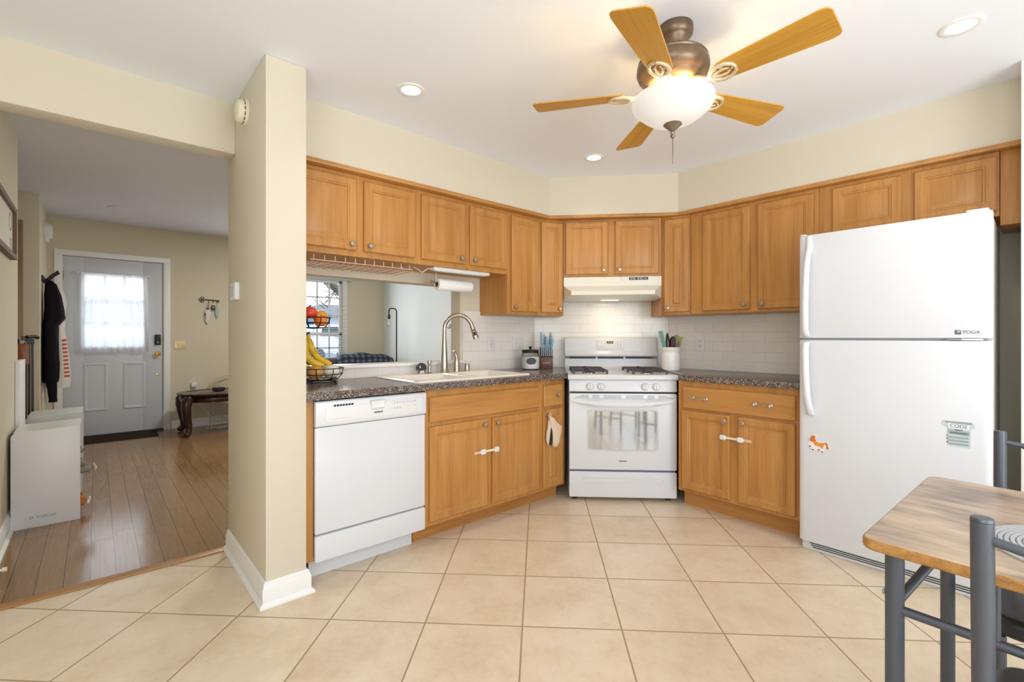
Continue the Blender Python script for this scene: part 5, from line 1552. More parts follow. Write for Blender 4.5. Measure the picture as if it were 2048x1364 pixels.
for y in (-0.05, -TL + 0.05):
    part(MB().tube([(0.05, y, 0.615), (0.17, y - 0.05 * (1 if y > -0.5 else -1), 0.70), (0.22, y - 0.07 * (1 if y > -0.5 else -1), 0.731)], 0.009, 12), 'corner_brace')
    part(MB().tube([(TW - 0.05, y, 0.615), (TW - 0.19, y, 0.70), (TW - 0.25, y, 0.728)], 0.009, 12), 'corner_brace')
    part(MB().tube([(0.085, y, 0.635), (0.085, y, 0.728)], 0.0045, 8), 'strut')
    part(MB().tube([(0.17, y, 0.69), (0.17, y, 0.728)], 0.0045, 8), 'strut')
part(MB().lathe([(0, 0), (0.006, 0), (0.006, 0.004), (0, 0.006)], 10, (0, 0, 0), 'y', mx=T(0.05, -0.034, 0.635)), 'bolt', M['grey'])

pm = MB()
for k in range(18):
    r0_, r1_ = 0.009 * k + 0.001, 0.009 * k + 0.0084
    pm.lathe([(r0_, 0.0), (r1_ + 0.0008, 0.0), (r1_, 0.0030), (r0_ + 0.001, 0.0030)], 56, cap=False)
    pm.lathe([(r0_ + 0.001, 0.0030), (r0_, 0.0)], 56, cap=False)
o = pm.build('placemat', plain('grey_woven_mat', (176, 176, 178), 0.85, var=0.08, scale=300, bmp=0.2), loc=(1.43, -0.088, 0.7555))
tag(o, 'round grey woven placemat lying on the dining table', 'placemat')

def chair(label, p, rz):
    """local: x points to the front of the seat, back posts at x=0, y from -0.19 to 0.19"""
    c = thing('dining_chair', label, 'chair', (p[0], p[1], 0), rz, 'dining chairs')
    B = dict(mx=Matrix.Identity(4), par=c)
    for s in (1, -1):
        y = s * 0.17
        pp = MB().tube([(-0.02, y, 0.01), (0.0, y, 0.30), (0.006, y, 0.45), (0.0, y, 0.62), (-0.015, y, 0.885)], 0.0145, 18)
        part(pp, 'back_post', **B)
        part(MB().lathe([(0, 0), (0.0145, 0.0), (0.0135, 0.005), (0, 0.006)], 18, (-0.015, y, 0.885)), 'post_cap', **B)
        part(MB().tube([(0.36, y, 0.01), (0.36, y, 0.43)], 0.0125, 16), 'leg', **B)
        part(MB().tube([(0.005, y, 0.43), (0.36, y, 0.43)], 0.010, 12), 'side_rail', **B)
        part(MB().tube([(-0.005, y, 0.18), (0.36, y, 0.18)], 0.008, 12), 'side_stretcher', **B)
    part(MB().tube([(-0.013, -0.17, 0.858), (-0.018, -0.12, 0.851), (-0.03, 0, 0.843), (-0.018, 0.12, 0.851), (-0.013, 0.17, 0.858)], 0.0075, 12), 'top_rail', **B)
    part(MB().tube([(-0.004, -0.17, 0.62), (-0.004, 0.17, 0.62)], 0.0075, 12), 'lower_rail', **B)
    part(MB().tube([(-0.018, -0.12, 0.848), (-0.012, -0.03, 0.76), (-0.006, 0.09, 0.62)], 0.006, 10), 'back_brace', **B)
    part(MB().tube([(-0.018, 0.12, 0.848), (-0.012, 0.03, 0.76), (-0.006, -0.09, 0.62)], 0.006, 10), 'back_brace', **B)
    st = MB().prism(rrect(0.015, 0.39, -0.185, 0.185, 0.05, 6), 0.435, 0.485)
    part(st, 'seat', M['leather'], bevel=0.018, seg=4, smooth=60, **B)
    return c
chair('metal tube chair with a black seat on the near side of the table', (1.068, -0.112), ta)
chair('metal tube chair on the far side of the table in front of the fridge', (2.065, -0.095), PI + 0.03)
# ================================================================== ENTRY HALL
t = thing('picture_frame', 'weathered wood picture frame with lettering on the hall wall', 'picture', (-0.40, 3.86, 1.82), PI / 2)
W_, H_ = 0.42, 0.32
fr = MB()
for a in ((-W_, -W_ + 0.03, -H_ / 2, H_ / 2), (W_ - 0.03, W_, -H_ / 2, H_ / 2), (-W_ + 0.03, W_ - 0.03, H_ / 2 - 0.03, H_ / 2), (-W_ + 0.03, W_ - 0.03, -H_ / 2, -H_ / 2 + 0.03)):
    fr.box(a[0], a[1], -0.03, -0.001, a[2], a[3])
fr.build('frame', M['framewood'], t, bevel=0.002)
MB().box(-W_ + 0.02, W_ - 0.02, -0.012, -0.002, -H_ / 2 + 0.02, H_ / 2 - 0.02).build('print_sheet', plain('cream_print', (226, 220, 206), 0.8), t)
lettering('lettering', 'O', 0.16, M['grey'], t, (0.29, -0.0125, 0.05), ext=0.0004)
lettering('lettering', 'TE', 0.09, M['grey'], t, (0.30, -0.0125, -0.075), ext=0.0004)

def toy_bin(label, y0, dots):
    t = thing('toy_bin', label, 'toy shelf', (-0.385, y0, 0))
    Wb, Hb, Db = 0.31, 0.60, 0.36
    mat = plain('white_board', (222, 222, 222), 0.35, var=0.01) if not dots else plain('pale_grey_board', (206, 206, 200), 0.45, var=0.01)
    def endp(y):
        return MB().prism([(0, 0), (Wb, 0), (Wb, Hb + 0.005), (0.02, Hb - 0.005), (0.0, Hb - 0.03)], y, y + 0.018, 'y')
    e1 = endp(0).build('end_panel', mat, t, bevel=0.002)
    endp(Db - 0.018).build('end_panel', mat, t, bevel=0.002)
    top = MB().add([(0.012, 0.018, Hb - 0.005), (Wb - 0.002, 0.018, Hb + 0.004), (Wb - 0.002, Db - 0.018, Hb + 0.004), (0.012, Db - 0.018, Hb - 0.005)] + [(0.012, 0.018, Hb - 0.021), (Wb - 0.002, 0.018, Hb - 0.012), (Wb - 0.002, Db - 0.018, Hb - 0.012), (0.012, Db - 0.018, Hb - 0.021)],
                   [(0, 1, 2, 3), (7, 6, 5, 4), (0, 4, 5, 1), (1, 5, 6, 2), (2, 6, 7, 3), (3, 7, 4, 0)])
    top.build('top_panel', mat, t)
    MB().box(0.0, 0.012, 0.018, Db - 0.018, 0.01, Hb - 0.03).build('back_panel', mat, t)
    for z in (0.03, 0.24):
        MB().box(0.012, Wb - 0.012, 0.018, Db - 0.018, z, z + 0.014).build('shelf', mat, t)
    if not dots:
        lettering('brand_lettering', 'KidKraft', 0.026, M['grey'], t, (0.155, -0.0012, 0.062))
        MB().lathe([(0.006, 0), (0.0095, 0), (0.0095, -0.001), (0.006, -0.001)], 7, (0.088, -0.0002, 0.062), 'y', cap=False).build('emblem', M['grey'], t)
    else:
        d = MB()
        for z in (0.585, 0.535):
            for g in range(4):
                for k in range(4):
                    x = 0.03 + g * 0.068 + k * 0.0135
                    d.lathe([(0, 0), (0.0035, 0), (0.0035, -0.001), (0, -0.001)], 8, (x, -0.0004, z), 'y')
        d.build('perforation', M['whitedull'], t)
    return t
toy_bin('white toy shelf with small grey brand lettering, nearest in the hall', 4.12, False)
toy_bin('pale grey perforated toy shelf behind the white one', 4.86, True)

def remeshed(mb, name, mat, vox, loc=(0, 0, 0), parent=None):
    o = mb.build(name, None, smooth=0)
    md = o.modifiers.new('merge', 'REMESH'); md.mode = 'VOXEL'; md.voxel_size = vox
    sm = o.modifiers.new('soften', 'SMOOTH'); sm.iterations = 4; sm.factor = 0.5
    bpy.context.view_layer.update()
    me = bpy.data.meshes.new_from_object(o.evaluated_get(bpy.context.evaluated_depsgraph_get()))
    bpy.data.objects.remove(o)
    for p in me.polygons: p.use_smooth = True
    return obj(name, me, mat, parent, loc)
def plush(label, p, mat, mat2, s, rz):
    t = thing('plush_toy', label, 'soft toy', p, rz)
    b = MB()
    b.ell((0, 0, 0.07), 0.05, 0.055, 0.07, 14, 10); b.ell((0.005, 0, 0.165), 0.045, 0.05, 0.045, 14, 10)
    for sg in (-1, 1):
        b.ell((0, sg * 0.04, 0.205), 0.012, 0.02, 0.02, 10, 8)
        b.tube([(0.01, sg * 0.045, 0.11), (0.045, sg * 0.06, 0.085), (0.07, sg * 0.05, 0.07)], [0.02, 0.018, 0.016], 10)
        b.tube([(0.02, sg * 0.03, 0.035), (0.07, sg * 0.04, 0.03), (0.10, sg * 0.042, 0.03)], [0.028, 0.024, 0.022], 10)
    b.ell((0.045, 0, 0.155), 0.022, 0.025, 0.02, 10, 8)
    bo = remeshed(b, 'plush_body', mat, 0.008, parent=t)
    bo.scale = (s, s, s)
    f = MB()
    for sg in (-1, 1):
        f.ell((0.118, sg * 0.042, 0.03), 0.010, 0.02, 0.022, 10, 8)
    f.build('paw_pad', mat2, t).scale = (s, s, s)
    e = MB()
    for sg in (-1, 1): e.ell((0.045, sg * 0.02, 0.182), 0.005, 0.005, 0.005, 8, 6)
    e.ell((0.066, 0, 0.16), 0.005, 0.007, 0.005, 8, 6)
    e.build('face', M['black'], t).scale = (s, s, s)
plush('grey plush toy sitting on the upper shelf with its legs hanging out', (-0.125, 4.30, 0.2545), M['plush_grey'], M['plush_beige'], 1.0, 0.1)
plush('orange and white plush toy on the lower shelf of the white toy shelf', (-0.135, 4.29, 0.0445), M['plush_orange'], M['cloth_white'], 0.85, -0.1)

# folded black pen panels and leaning board in the recess
t = thing('folded_play_gate', 'folded black slatted gate leaning in the hall recess', 'gate', (-0.47, 5.35, 0))
for k in range(3):
    g = MB()
    y = k * 0.035
    g.box(0.0, 0.10, y, y + 0.02, 1.12, 1.16); g.box(0.0, 0.10, y, y + 0.02, 0.02, 0.06)
    for i in range(5): g.box(0.004 + i * 0.02, 0.014 + i * 0.02, y + 0.002, y + 0.018, 0.0, 1.14)
    g.build('gate_panel', M['black'], t, bevel=0.002)
MB().tube([(0.06, -0.01, 1.175), (0.10, 0.03, 1.18), (0.12, 0.05, 1.17)], 0.014, 10).build('latch_handle', M['black'], t)
MB().box(0.02, 0.045, -0.006, 0.0, 1.08, 1.17).build('hinge_plate', M['chrome'], t)
o = MB().box(-0.012, 0.012, 0, 0.30, 0, 1.02).build('leaning_board', M['whitedull'], loc=(-0.387, 4.495, 0.0), bevel=0.002)
tag(o, 'narrow white board standing against the hall wall behind the toy shelves', 'board')
t = thing('wooden_sign', 'brown wooden hanging sign with a curved top near the hall wall end', 'sign', (-0.43, 5.3385, 0.955))
MB().prism(rrect(-0.03, 0.035, 0.0, 0.17, 0.012), -0.01, 0.01, 'y').build('board', wood('orange_wood', (110, 60, 24), (150, 88, 40), (176, 112, 58)), t, bevel=0.003)
MB().tube([(-0.02, 0, 0.165), (0.0, 0, 0.20), (0.02, 0, 0.165)], 0.003, 8).build('cord', M['cloth_white'], t)
MB().tube([(0.0, 0.0, 0.195), (0.0, 0.002, 0.212), (0.0, 0.012, 0.219), (0.0, 0.03, 0.218)], 0.012, 10).build('hook', M['framewood'], t)

# coat hooks and the two hoodies
CXW = -0.40
t = thing('coat_hook', 'black iron coat hook with four prongs on the wall by the front door', 'coat hook', (CXW, 6.62, 1.755))
MB().box(0.0, 0.012, -0.11, 0.19, -0.03, 0.03).build('back_plate', M['blackiron'], t, bevel=0.003)
for k in range(4):
    y = -0.09 + k * 0.085
    pr_ = MB().tube([(0.008, y, -0.02), (0.04, y, 0.0), (0.075, y, 0.045), (0.11, y, 0.075)], 0.0048, 8)
    pr_.ell((0.113, y, 0.078), 0.008, 0.008, 0.008, 10, 8)
    pr_.tube([(0.008, y, -0.02), (0.03, y, -0.035), (0.045, y, -0.02)], 0.005, 8)
    pr_.build('prong', M['blackiron'], t, smooth=60)
def garment(name, label, p, secs, mat, fold=0.014, seed=1):
    rnd = random.Random(seed)
    ph = [rnd.uniform(0, 6.28) for _ in range(4)]
    mb = MB(); n = 36; rings = []
    for (cx_, cy_, z, rx, ry) in secs:
        ring = []
        for k in range(n):
            a = 2 * PI * k / n
            f = 1 + fold / max(rx, 0.02) * (0.5 * math.sin(5 * a + ph[0] + 3 * z) + 0.35 * math.sin(9 * a + ph[1] - 4 * z))
            ring.append((cx_ + rx * f * math.cos(a), cy_ + ry * f * math.sin(a), z))
        rings.append(ring)
    mb.loops(rings)
    t = thing(name, label, 'jacket', p)
    mb.build('jacket_body', mat, t, smooth=80)
    return t
h = garment('hoodie', 'black hoodie hanging on the coat hook by the front door', (CXW, 6.62, 0),
    [(0.045, 0, 1.745, 0.02, 0.03), (0.06, 0, 1.71, 0.04, 0.06), (0.075, 0, 1.60, 0.062, 0.10), (0.088, 0, 1.46, 0.07, 0.13), (0.09, 0, 1.36, 0.076, 0.15), (0.062, 0, 1.29, 0.055, 0.15), (0.06, 0, 1.20, 0.056, 0.16), (0.062, 0, 1.05, 0.058, 0.17), (0.066, 0, 0.9, 0.062, 0.17), (0.064, 0, 0.76, 0.062, 0.165), (0.062, 0, 0.72, 0.055, 0.15)], M['cloth_black'], 0.008, 3)
sl = MB(); rings = []
for z, rx, ry, cx_, cy_ in ((1.34, 0.03, 0.04, 0.07, -0.10), (1.2, 0.042, 0.05, 0.068, -0.13), (1.0, 0.042, 0.05, 0.066, -0.14), (0.8, 0.04, 0.048, 0.074, -0.14), (0.62, 0.034, 0.04, 0.08, -0.135), (0.57, 0.03, 0.036, 0.082, -0.13), (0.53, 0.032, 0.038, 0.083, -0.13)):
    rings.append([(cx_ + rx * math.cos(2 * PI * k / 20) * (1 + 0.06 * math.sin(3 * k + z * 20)), cy_ + ry * math.sin(2 * PI * k / 20), z) for k in range(20)])
sl.loops(rings); sl.build('sleeve', M['cloth_black'], h, smooth=80)
h2 = garment('hoodie', 'off-white hoodie with red print hanging behind the black one', (CXW, 6.92, 0),
    [(0.05, 0, 1.74, 0.03, 0.03), (0.075, 0, 1.68, 0.06, 0.07), (0.09, 0, 1.55, 0.075, 0.10), (0.085, 0, 1.40, 0.07, 0.11), (0.082, 0, 1.25, 0.07, 0.115), (0.09, 0, 1.1, 0.082, 0.12), (0.098, 0, 0.95, 0.09, 0.125), (0.104, 0, 0.8, 0.096, 0.125), (0.106, 0, 0.68, 0.098, 0.125), (0.105, 0, 0.64, 0.092, 0.12)], M['cloth_white'], 0.006, 9)
pr = MB()
for k in range(10):
    z = 1.14 - k * 0.042
    a = math.radians(-42)
    hw_ = 0.014 + 0.012 * (k / 9)
    x_ = 0.092 + 0.012 * k / 9
    rx = 0.084 + 0.014 * k / 9
    pts_ = [(x_ + (rx + 0.002) * math.cos(a + d), 0.127 * math.sin(a + d), z + dz) for d in (-0.22 - hw_ * 4, 0.12 + hw_ * 3) for dz in (-0.011, 0.011)]
    q_ = [(x_ + (rx + 0.007) * math.cos(a + d), 0.132 * math.sin(a + d), z + dz) for d in (-0.22 - hw_ * 4, 0.12 + hw_ * 3) for dz in (-0.011, 0.011)]
    pr.add(pts_ + q_, [(0, 1, 3, 2), (4, 6, 7, 5), (0, 4, 5, 1), (2, 3, 7, 6), (0, 2, 6, 4), (1, 5, 7, 3)])
pr.build('red_print', M['orange_print'], h2)
hd_ = MB(); hd_.ell((0.085, -0.02, 1.58), 0.05, 0.07, 0.10, 14, 10); hd_.build('hood', M['cloth_white'], h2, smooth=80)

# door chime
t = thing('door_chime', 'white rounded chime box high beside the front door', 'door chime', (-0.40, 7.0, 2.30), PI / 2)
MB().lathe([(0, 0), (0.085, 0), (0.085, -0.03), (0.07, -0.055), (0, -0.06)], 28, axis='y').build('cover', M['whitedull'], t)
MB().box(-0.06, 0.06, -0.03, 0.0, -0.12, -0.05).build('base', M['whitedull'], t, bevel=0.006)
# door sheers
t = thing('door_curtain', 'sheer white voile curtain gathered over the front door window', 'curtain', (0, 0, 0))
cu = MB()
nx, nz = 90, 12
x0, x1, z0, z1 = -0.165, 0.50, 1.0, 1.925
grid = []
for j in range(nz + 1):
    v = j / nz
    row = []
    for i in range(nx + 1):
        u = i / nx
        fl_ = 0.012 * math.sin(u * 62 + 1.2 * math.sin(v * 2.4)) + 0.009 * math.sin(u * 27 + 1.7 + v)
        fl_ *= (0.55 + 0.45 * (1 - v))
        wdt = 0.93 + 0.07 * (1 - v)
        row.append((0.1675 + (u - 0.5) * (x1 - x0) * wdt, HY - 0.040 + fl_, z0 + v * (z1 - z0) - 0.012 * abs(math.sin(u * 9)) * (1 - v)))
    grid.append(row)
vs_ = [p for r_ in grid for p in r_]
fs_ = [(j * (nx + 1) + i, j * (nx + 1) + i + 1, (j + 1) * (nx + 1) + i + 1, (j + 1) * (nx + 1) + i) for j in range(nz) for i in range(nx)]
cu.add(vs_, fs_)
cu.build('voile', M['sheer'], t, smooth=80)
MB().tube([(-0.155, HY - 0.040, 1.922), (0.49, HY - 0.040, 1.922)], 0.005, 8).build('rod', M['trim'], t)
for x in (-0.155, 0.49):
    MB().ell((x, HY - 0.040, 1.922), 0.013, 0.012, 0.012, 10, 8).box(x - 0.006, x + 0.006, HY - 0.04, HY + 0.011, 1.915, 1.929).build('rod_bracket', M['trim'], t)

# key rack, masks, fob
t = thing('key_rack', 'black iron key-shaped rack with hooks on the wall beside the door', 'key rack', (1.13, HY, 1.668))
k_ = MB()
k_.tube([(-0.06, -0.012, 0), (0.115, -0.012, -0.006)], 0.006, 8)
for cx_, cz_ in ((-0.098, 0.0), (-0.078, 0.02), (-0.078, -0.02)):
    k_.tube([(cx_ + 0.016 * math.cos(a), -0.012, cz_ + 0.016 * math.sin(a)) for a in [2 * PI * i / 14 for i in range(15)]], 0.004, 6)
k_.box(0.085, 0.093, -0.016, -0.008, -0.03, -0.004); k_.box(0.103, 0.111, -0.016, -0.008, -0.03, -0.004)
k_.box(-0.03, -0.02, -0.012, 0.0, -0.005, 0.005); k_.box(0.07, 0.08, -0.012, 0.0, -0.01, 0.0)
k_.build('key_bar', M['blackiron'], t)
for x in (-0.005, 0.045, 0.09):
    MB().tube([(x, -0.014, 0), (x, -0.016, -0.03), (x, -0.026, -0.042), (x, -0.034, -0.03)], 0.003, 6).build('hook', M['blackiron'], t)
def mask(label, p, body, trim_, s, rz, dark):
    t = thing('face_mask', label, 'face mask', p, 0, 'face masks', rot=(0, rz, 0))
    b = MB()
    pl = [(-0.028, -0.09), (0.018, -0.07), (0.034, -0.13), (0.026, -0.20), (0.006, -0.255), (-0.018, -0.235), (-0.034, -0.17)]
    b.loops([[(x * s, y, z * s) for x, z in inset(pl, q)] for y, q in ((0.0, 0.9), (-0.004, 1.0), (-0.012, 0.85), (-0.018, 0.5))])
    bo = b.build('mask_cloth', body, t, smooth=70)
    if dark:
        d = MB()
        d.prism([(-0.03, -0.13), (-0.034, -0.17), (-0.02, -0.225), (-0.008, -0.225), (-0.012, -0.19)], -0.0165, -0.004, 'y')
        d.prism([(-0.012, -0.078), (0.012, -0.07), (0.008, -0.098), (-0.01, -0.095)], -0.0155, -0.004, 'y')
        d.build('dark_print', M['mask_dark'], t)
    st = MB().tube([(-0.02 * s, -0.006, -0.10 * s), (-0.006, -0.02, -0.045), (0.0, -0.028, -0.0), (0.006, -0.02, -0.045), (0.012 * s, -0.006, -0.08 * s)], 0.0022, 6)
    st.tube([(-0.018 * s, -0.006, -0.235 * s), (-0.004, -0.006, -0.275 * s), (0.006 * s, -0.006, -0.25 * s)], 0.0022, 6)
    st.build('ear_loop', trim_, t)
mask('white cotton face mask with navy print hanging from the key rack', (1.118, HY - 0.012, 1.634), M['mask_white'], M['mask_dark'], 1.12, 0.05, True)
mask('pale blue disposable face mask hanging at the right of the key rack', (1.219, HY - 0.012, 1.632), M['mask_blue'], M['mask_white'], 0.82, 0.0, False)
o = MB().prism(rrect(-0.02, 0.02, -0.10, -0.035, 0.008), -0.02, -0.006, 'y').build('key_fob', M['black'], loc=(1.172, HY - 0.014, 1.634), bevel=0.003)
MB().tube([(0, -0.013, -0.036), (0, -0.016, -0.012), (0, -0.014, -0.036)], 0.002, 6).build('key_ring', M['chrome'], o)
MB().box(-0.007, 0.007, -0.0212, -0.0195, -0.075, -0.06).build('fob_button', M['lightgrey'], o)
tag(o, 'black car key fob hanging in the middle of the key rack', 'key fob')

# doormat
o = MB().prism(rrect(-0.30, 0.56, 6.93, 7.30, 0.01), 0.0005, 0.012).build('doormat', M['mat'], bevel=0.003)
tag(o, 'dark brown doormat lying in front of the front door', 'doormat')

# dark wood side table with cabriole legs
STX, STY = 1.14, 6.85
t = thing('side_table', 'dark mahogany oval side table with curved legs by the front wall', 'side table', (STX, STY, 0))
A_, B_ = 0.42, 0.36
def oval(s, z, n=48): return [(A_ * s * math.cos(2 * PI * k / n), B_ * s * math.sin(2 * PI * k / n), z) for k in range(n)]
MB().loops([oval(0.96, 0.47), oval(0.985, 0.474), oval(1.0, 0.484), oval(1.0, 0.492), oval(0.985, 0.498), oval(0.95, 0.4995), oval(0.80, 0.4995), oval(0.795, 0.4965)]).build('table_top', M['darkwood'], t, smooth=35)
MB().loops([oval(0.79, 0.4966), oval(0.785, 0.498)]).build('glass_inset', plain('dark_inset_glass', (74, 60, 54), 0.08, var=0.03), t)
MB().loops([oval(0.90, 0.395), oval(0.92, 0.41), oval(0.94, 0.44), oval(0.88, 0.47)]).build('apron', M['darkwood'], t, smooth=50)
for ax_, ay_ in ((-0.72, -0.60), (0.72, -0.60), (-0.72, 0.60), (0.72, 0.60)):
    d = Vector((ax_ * A_, ay_ * B_, 0)); dn = d.normalized()
    pts_ = [d + dn * o_ + Vector((0, 0, z)) for o_, z in ((0.02, 0.46), (0.055, 0.41), (0.062, 0.34), (0.045, 0.22), (0.025, 0.12), (0.028, 0.06), (0.05, 0.035))]
    l = MB().tube(pts_, [0.045, 0.056, 0.05, 0.04, 0.034, 0.032, 0.034], 14)
    l.ell(d + dn * 0.055 + Vector((0, 0, 0.034)), 0.04, 0.04, 0.033, 14, 10)
    l.build('leg', M['darkwood'], t, smooth=60)
o = MB().box(-0.055, 0.055, -0.05, 0.05, 0, 0.045).build('charger_box', M['black'], loc=(1.15, 6.82, 0.5), rot=(0, 0, 0.4), bevel=0.01)
tag(o, 'small black box lying on the dark side table', 'box')
# wire shelf behind the table
t = thing('wire_rack', 'pale wire rack with an arched back standing behind the side table', 'wire rack', (1.33, 7.27, 0))
f = MB()
ar = [(-0.20, 0, 0.0), (-0.20, 0, 0.56)] + [(-0.20 + 0.40 * k / 10, 0, 0.56 + 0.16 * math.sin(PI * k / 20 + 0.0)) for k in range(1, 11)] + [(0.22, 0, 0.0)]
f.tube(ar, 0.006, 8)
f.build('frame', M['irongold'], t)
w_ = MB()
for k in range(1, 9):
    x = -0.20 + k * 0.047
    w_.tube([(x, 0, 0.03), (x, 0, 0.56 + 0.15 * math.sin(PI * k / 18))], 0.0022, 6)
for k in range(12):
    z = 0.05 + k * 0.045
    w_.tube([(-0.20, -0.003, z), (0.21, -0.003, z)], 0.0022, 6)
for r in (0.09, 0.15, 0.2):
    w_.tube([(-0.02 + r * math.cos(a), -0.005, 0.5 + r * math.sin(a) * 0.8) for a in [PI * k / 16 for k in range(17)]], 0.003, 6)
w_.build('wire_mesh', M['irongold'], t)
# cords on the floor under the table
t = thing('charging_cord', 'white cord looping down under the side table to the floor', 'cord', (0, 0, 0))
cd = MB()
cd.tube([(0.96, 7.28, 0.42), (1.0, 7.22, 0.30), (1.08, 7.15, 0.2), (1.14, 7.1, 0.10), (1.10, 7.05, 0.01), (1.2, 6.98, 0.006), (1.34, 7.05, 0.006), (1.38, 7.15, 0.02), (1.28, 7.16, 0.12), (1.18, 7.16, 0.14), (1.1, 7.1, 0.06), (1.06, 7.02, 0.006), (1.2, 7.0, 0.014), (1.45, 7.05, 0.006)], 0.006, 8)
cd.build('cord', M['whitedull'], t)
MB().box(0.93, 0.99, HY - 0.04, HY, 0.52, 0.58).build('plug', M['whitedull'], t, bevel=0.005)
# floor register by the hall wall
o = MB().tube([(0.0, 0, 0), (0.045, 0, 0)], 0.006, 10).lathe([(0, 0.045), (0.011, 0.045), (0.011, 0.062), (0, 0.063)], 12, axis='x').lathe([(0, 0), (0.012, 0), (0.012, 0.004), (0, 0.004)], 12, axis='x').build('door_stop', M['offwhite'], loc=(-0.384, 3.33, 0.05))
tag(o, 'small off-white door stop peg on the hall baseboard', 'door stop')
# thin arc mark of a ceiling cover plate
o = MB().lathe([(0, 0), (0.10, 0), (0.10, -0.006), (0.092, -0.010), (0, -0.010)], 36).build('ceiling_cover', M['popcorn'], loc=(0.19, 6.42, HC))
tag(o, 'round cover plate on the hall ceiling in front of the door', 'cover plate')

# ================================================================== LIVING ROOM (through the pass-through)
t = thing('window_blind', 'white horizontal blind over the living room window', 'blind', (0, 0, 0))
MB().box(1.93, 3.06, HY - 0.085, HY - 0.02, 2.075, 2.15).build('headrail', M['trim'], t, bevel=0.004)
sl = MB()
for k in range(30):
    z = 0.86 + k * 0.0405
    sl.box(1.97, 2.965, -0.018, 0.018, -0.0009, 0.0009, mx=T(0, HY - 0.046, z) @ RX(0.12))
sl.build('slats', M['trim'], t, smooth=0)
ct_ = MB()
for x in (2.10, 2.47, 2.84): ct_.tube([(x, HY - 0.046, 0.85), (x, HY - 0.046, 2.08)], 0.0016, 5)
ct_.build('cord', M['trim'], t)
t = thing('sofa', 'charcoal sofa below the living room window', 'sofa', (1.95, 6.30, 0))
MB().box(0.0, 1.6, 0.0, 0.85, 0.10, 0.42).build('sofa_base', M['sofa'], t, bevel=0.03, seg=3)
for k in range(2):
    MB().box(0.18 + k * 0.63, 0.79 + k * 0.63, 0.50, 0.74, 0.43, 0.87).build('back_cushion', M['sofa'], t, bevel=0.07, seg=4, smooth=60)
    MB().box(0.18 + k * 0.63, 0.79 + k * 0.63, 0.02, 0.52, 0.42, 0.55).build('seat_cushion', M['sofa'], t, bevel=0.04, seg=3, smooth=60)
MB().box(0.0, 1.6, 0.74, 0.88, 0.1, 0.80).build('sofa_back', M['sofa'], t, bevel=0.03, seg=3)
for x in (0.0, 1.42): MB().box(x, x + 0.18, 0.0, 0.85, 0.1, 0.62).build('arm', M['sofa'], t, bevel=0.03, seg=3)
for x in (0.05, 1.55):
    for y in (0.05, 0.8): MB().box(x - 0.02, x + 0.02, y - 0.02, y + 0.02, 0, 0.1).build('foot', M['black'], t)
b = MB(); rings = []
n = 26
for i in range(n + 1):
    u = i / n
    x = 2.62 + 0.90 * u
    hgt = 0.905 + 0.028 * math.sin(PI * min(1, u * 1.3)) + 0.010 * math.sin(u * 17) - 0.05 * max(0, (u - 0.72) / 0.28) ** 2 - 0.06 * max(0, (0.12 - u) / 0.12)
    prof_ = [(6.74, 0.60), (6.745, 0.75), (6.76, hgt - 0.05), (6.81, hgt - 0.006), (6.90, hgt), (7.02, hgt - 0.02), (7.12, hgt - 0.07), (7.18, 0.78), (7.20, 0.62)]
    rings.append([(x, y + 0.012 * math.sin(u * 14 + y * 30), z) for y, z in prof_])
vs_ = [p for r_ in rings for p in r_]
m_ = len(rings[0])
b.add(vs_, [(i * m_ + j, i * m_ + j + 1, (i + 1) * m_ + j + 1, (i + 1) * m_ + j) for i in range(n) for j in range(m_ - 1)])
o = b.build('throw_blanket', M['plaid'], smooth=70)
md = o.modifiers.new('thickness', 'SOLIDIFY'); md.thickness = 0.012
tag(o, 'navy plaid throw blanket draped over the sofa back', 'blanket')
t = thing('floor_lamp', 'thin black arched floor lamp with a bare bulb in the living room corner', 'floor lamp', (3.375, 6.40, 0))
MB().lathe([(0, 0), (0.12, 0), (0.12, 0.014), (0.02, 0.02), (0, 0.02)], 28).build('base', M['blackiron'], t)
dx, dy = -0.123, 0.0
MB().tube([(0, 0, 0.015), (0, 0, 1.555), (-0.012, 0, 1.585), (-0.038, 0, 1.598), (-0.09, 0, 1.598), (-0.112, 0, 1.588), (-0.123, 0, 1.56), (-0.123, 0, 1.50)], 0.0095, 12).build('pole', M['blackiron'], t)
sk_ = MB().lathe([(0, 1.505), (0.014, 1.505), (0.02, 1.495), (0.02, 1.445), (0.016, 1.44), (0, 1.44)], 16, (-0.123, 0, 0)).build('socket', M['black'], t)
MB().lathe([(0.012, 1.44), (0.014, 1.425), (0.026, 1.38), (0.030, 1.355), (0.024, 1.335), (0.004, 1.326)], 18, (-0.123, 0, 0), cap=False).build('bulb', M['jarglass'], t)
MB().tube([(-0.123, 0, 1.43), (-0.133, 0, 1.40), (-0.128, 0, 1.35), (-0.118, 0, 1.35), (-0.113, 0, 1.40), (-0.123, 0, 1.43)], 0.0022, 6).build('filament', M['brass'], t)
o = MB().box(-0.03, 0.0, -0.045, 0.045, -0.02, 0.02).prism([(-0.03, -0.02), (0, -0.05), (0, -0.02)], -0.03, 0.03, 'y').build('wall_sensor', M['whitedull'], loc=(3.649, 5.41, 1.335), bevel=0.003)
tag(o, 'small white wall sensor seen behind the faucet arch', 'sensor')

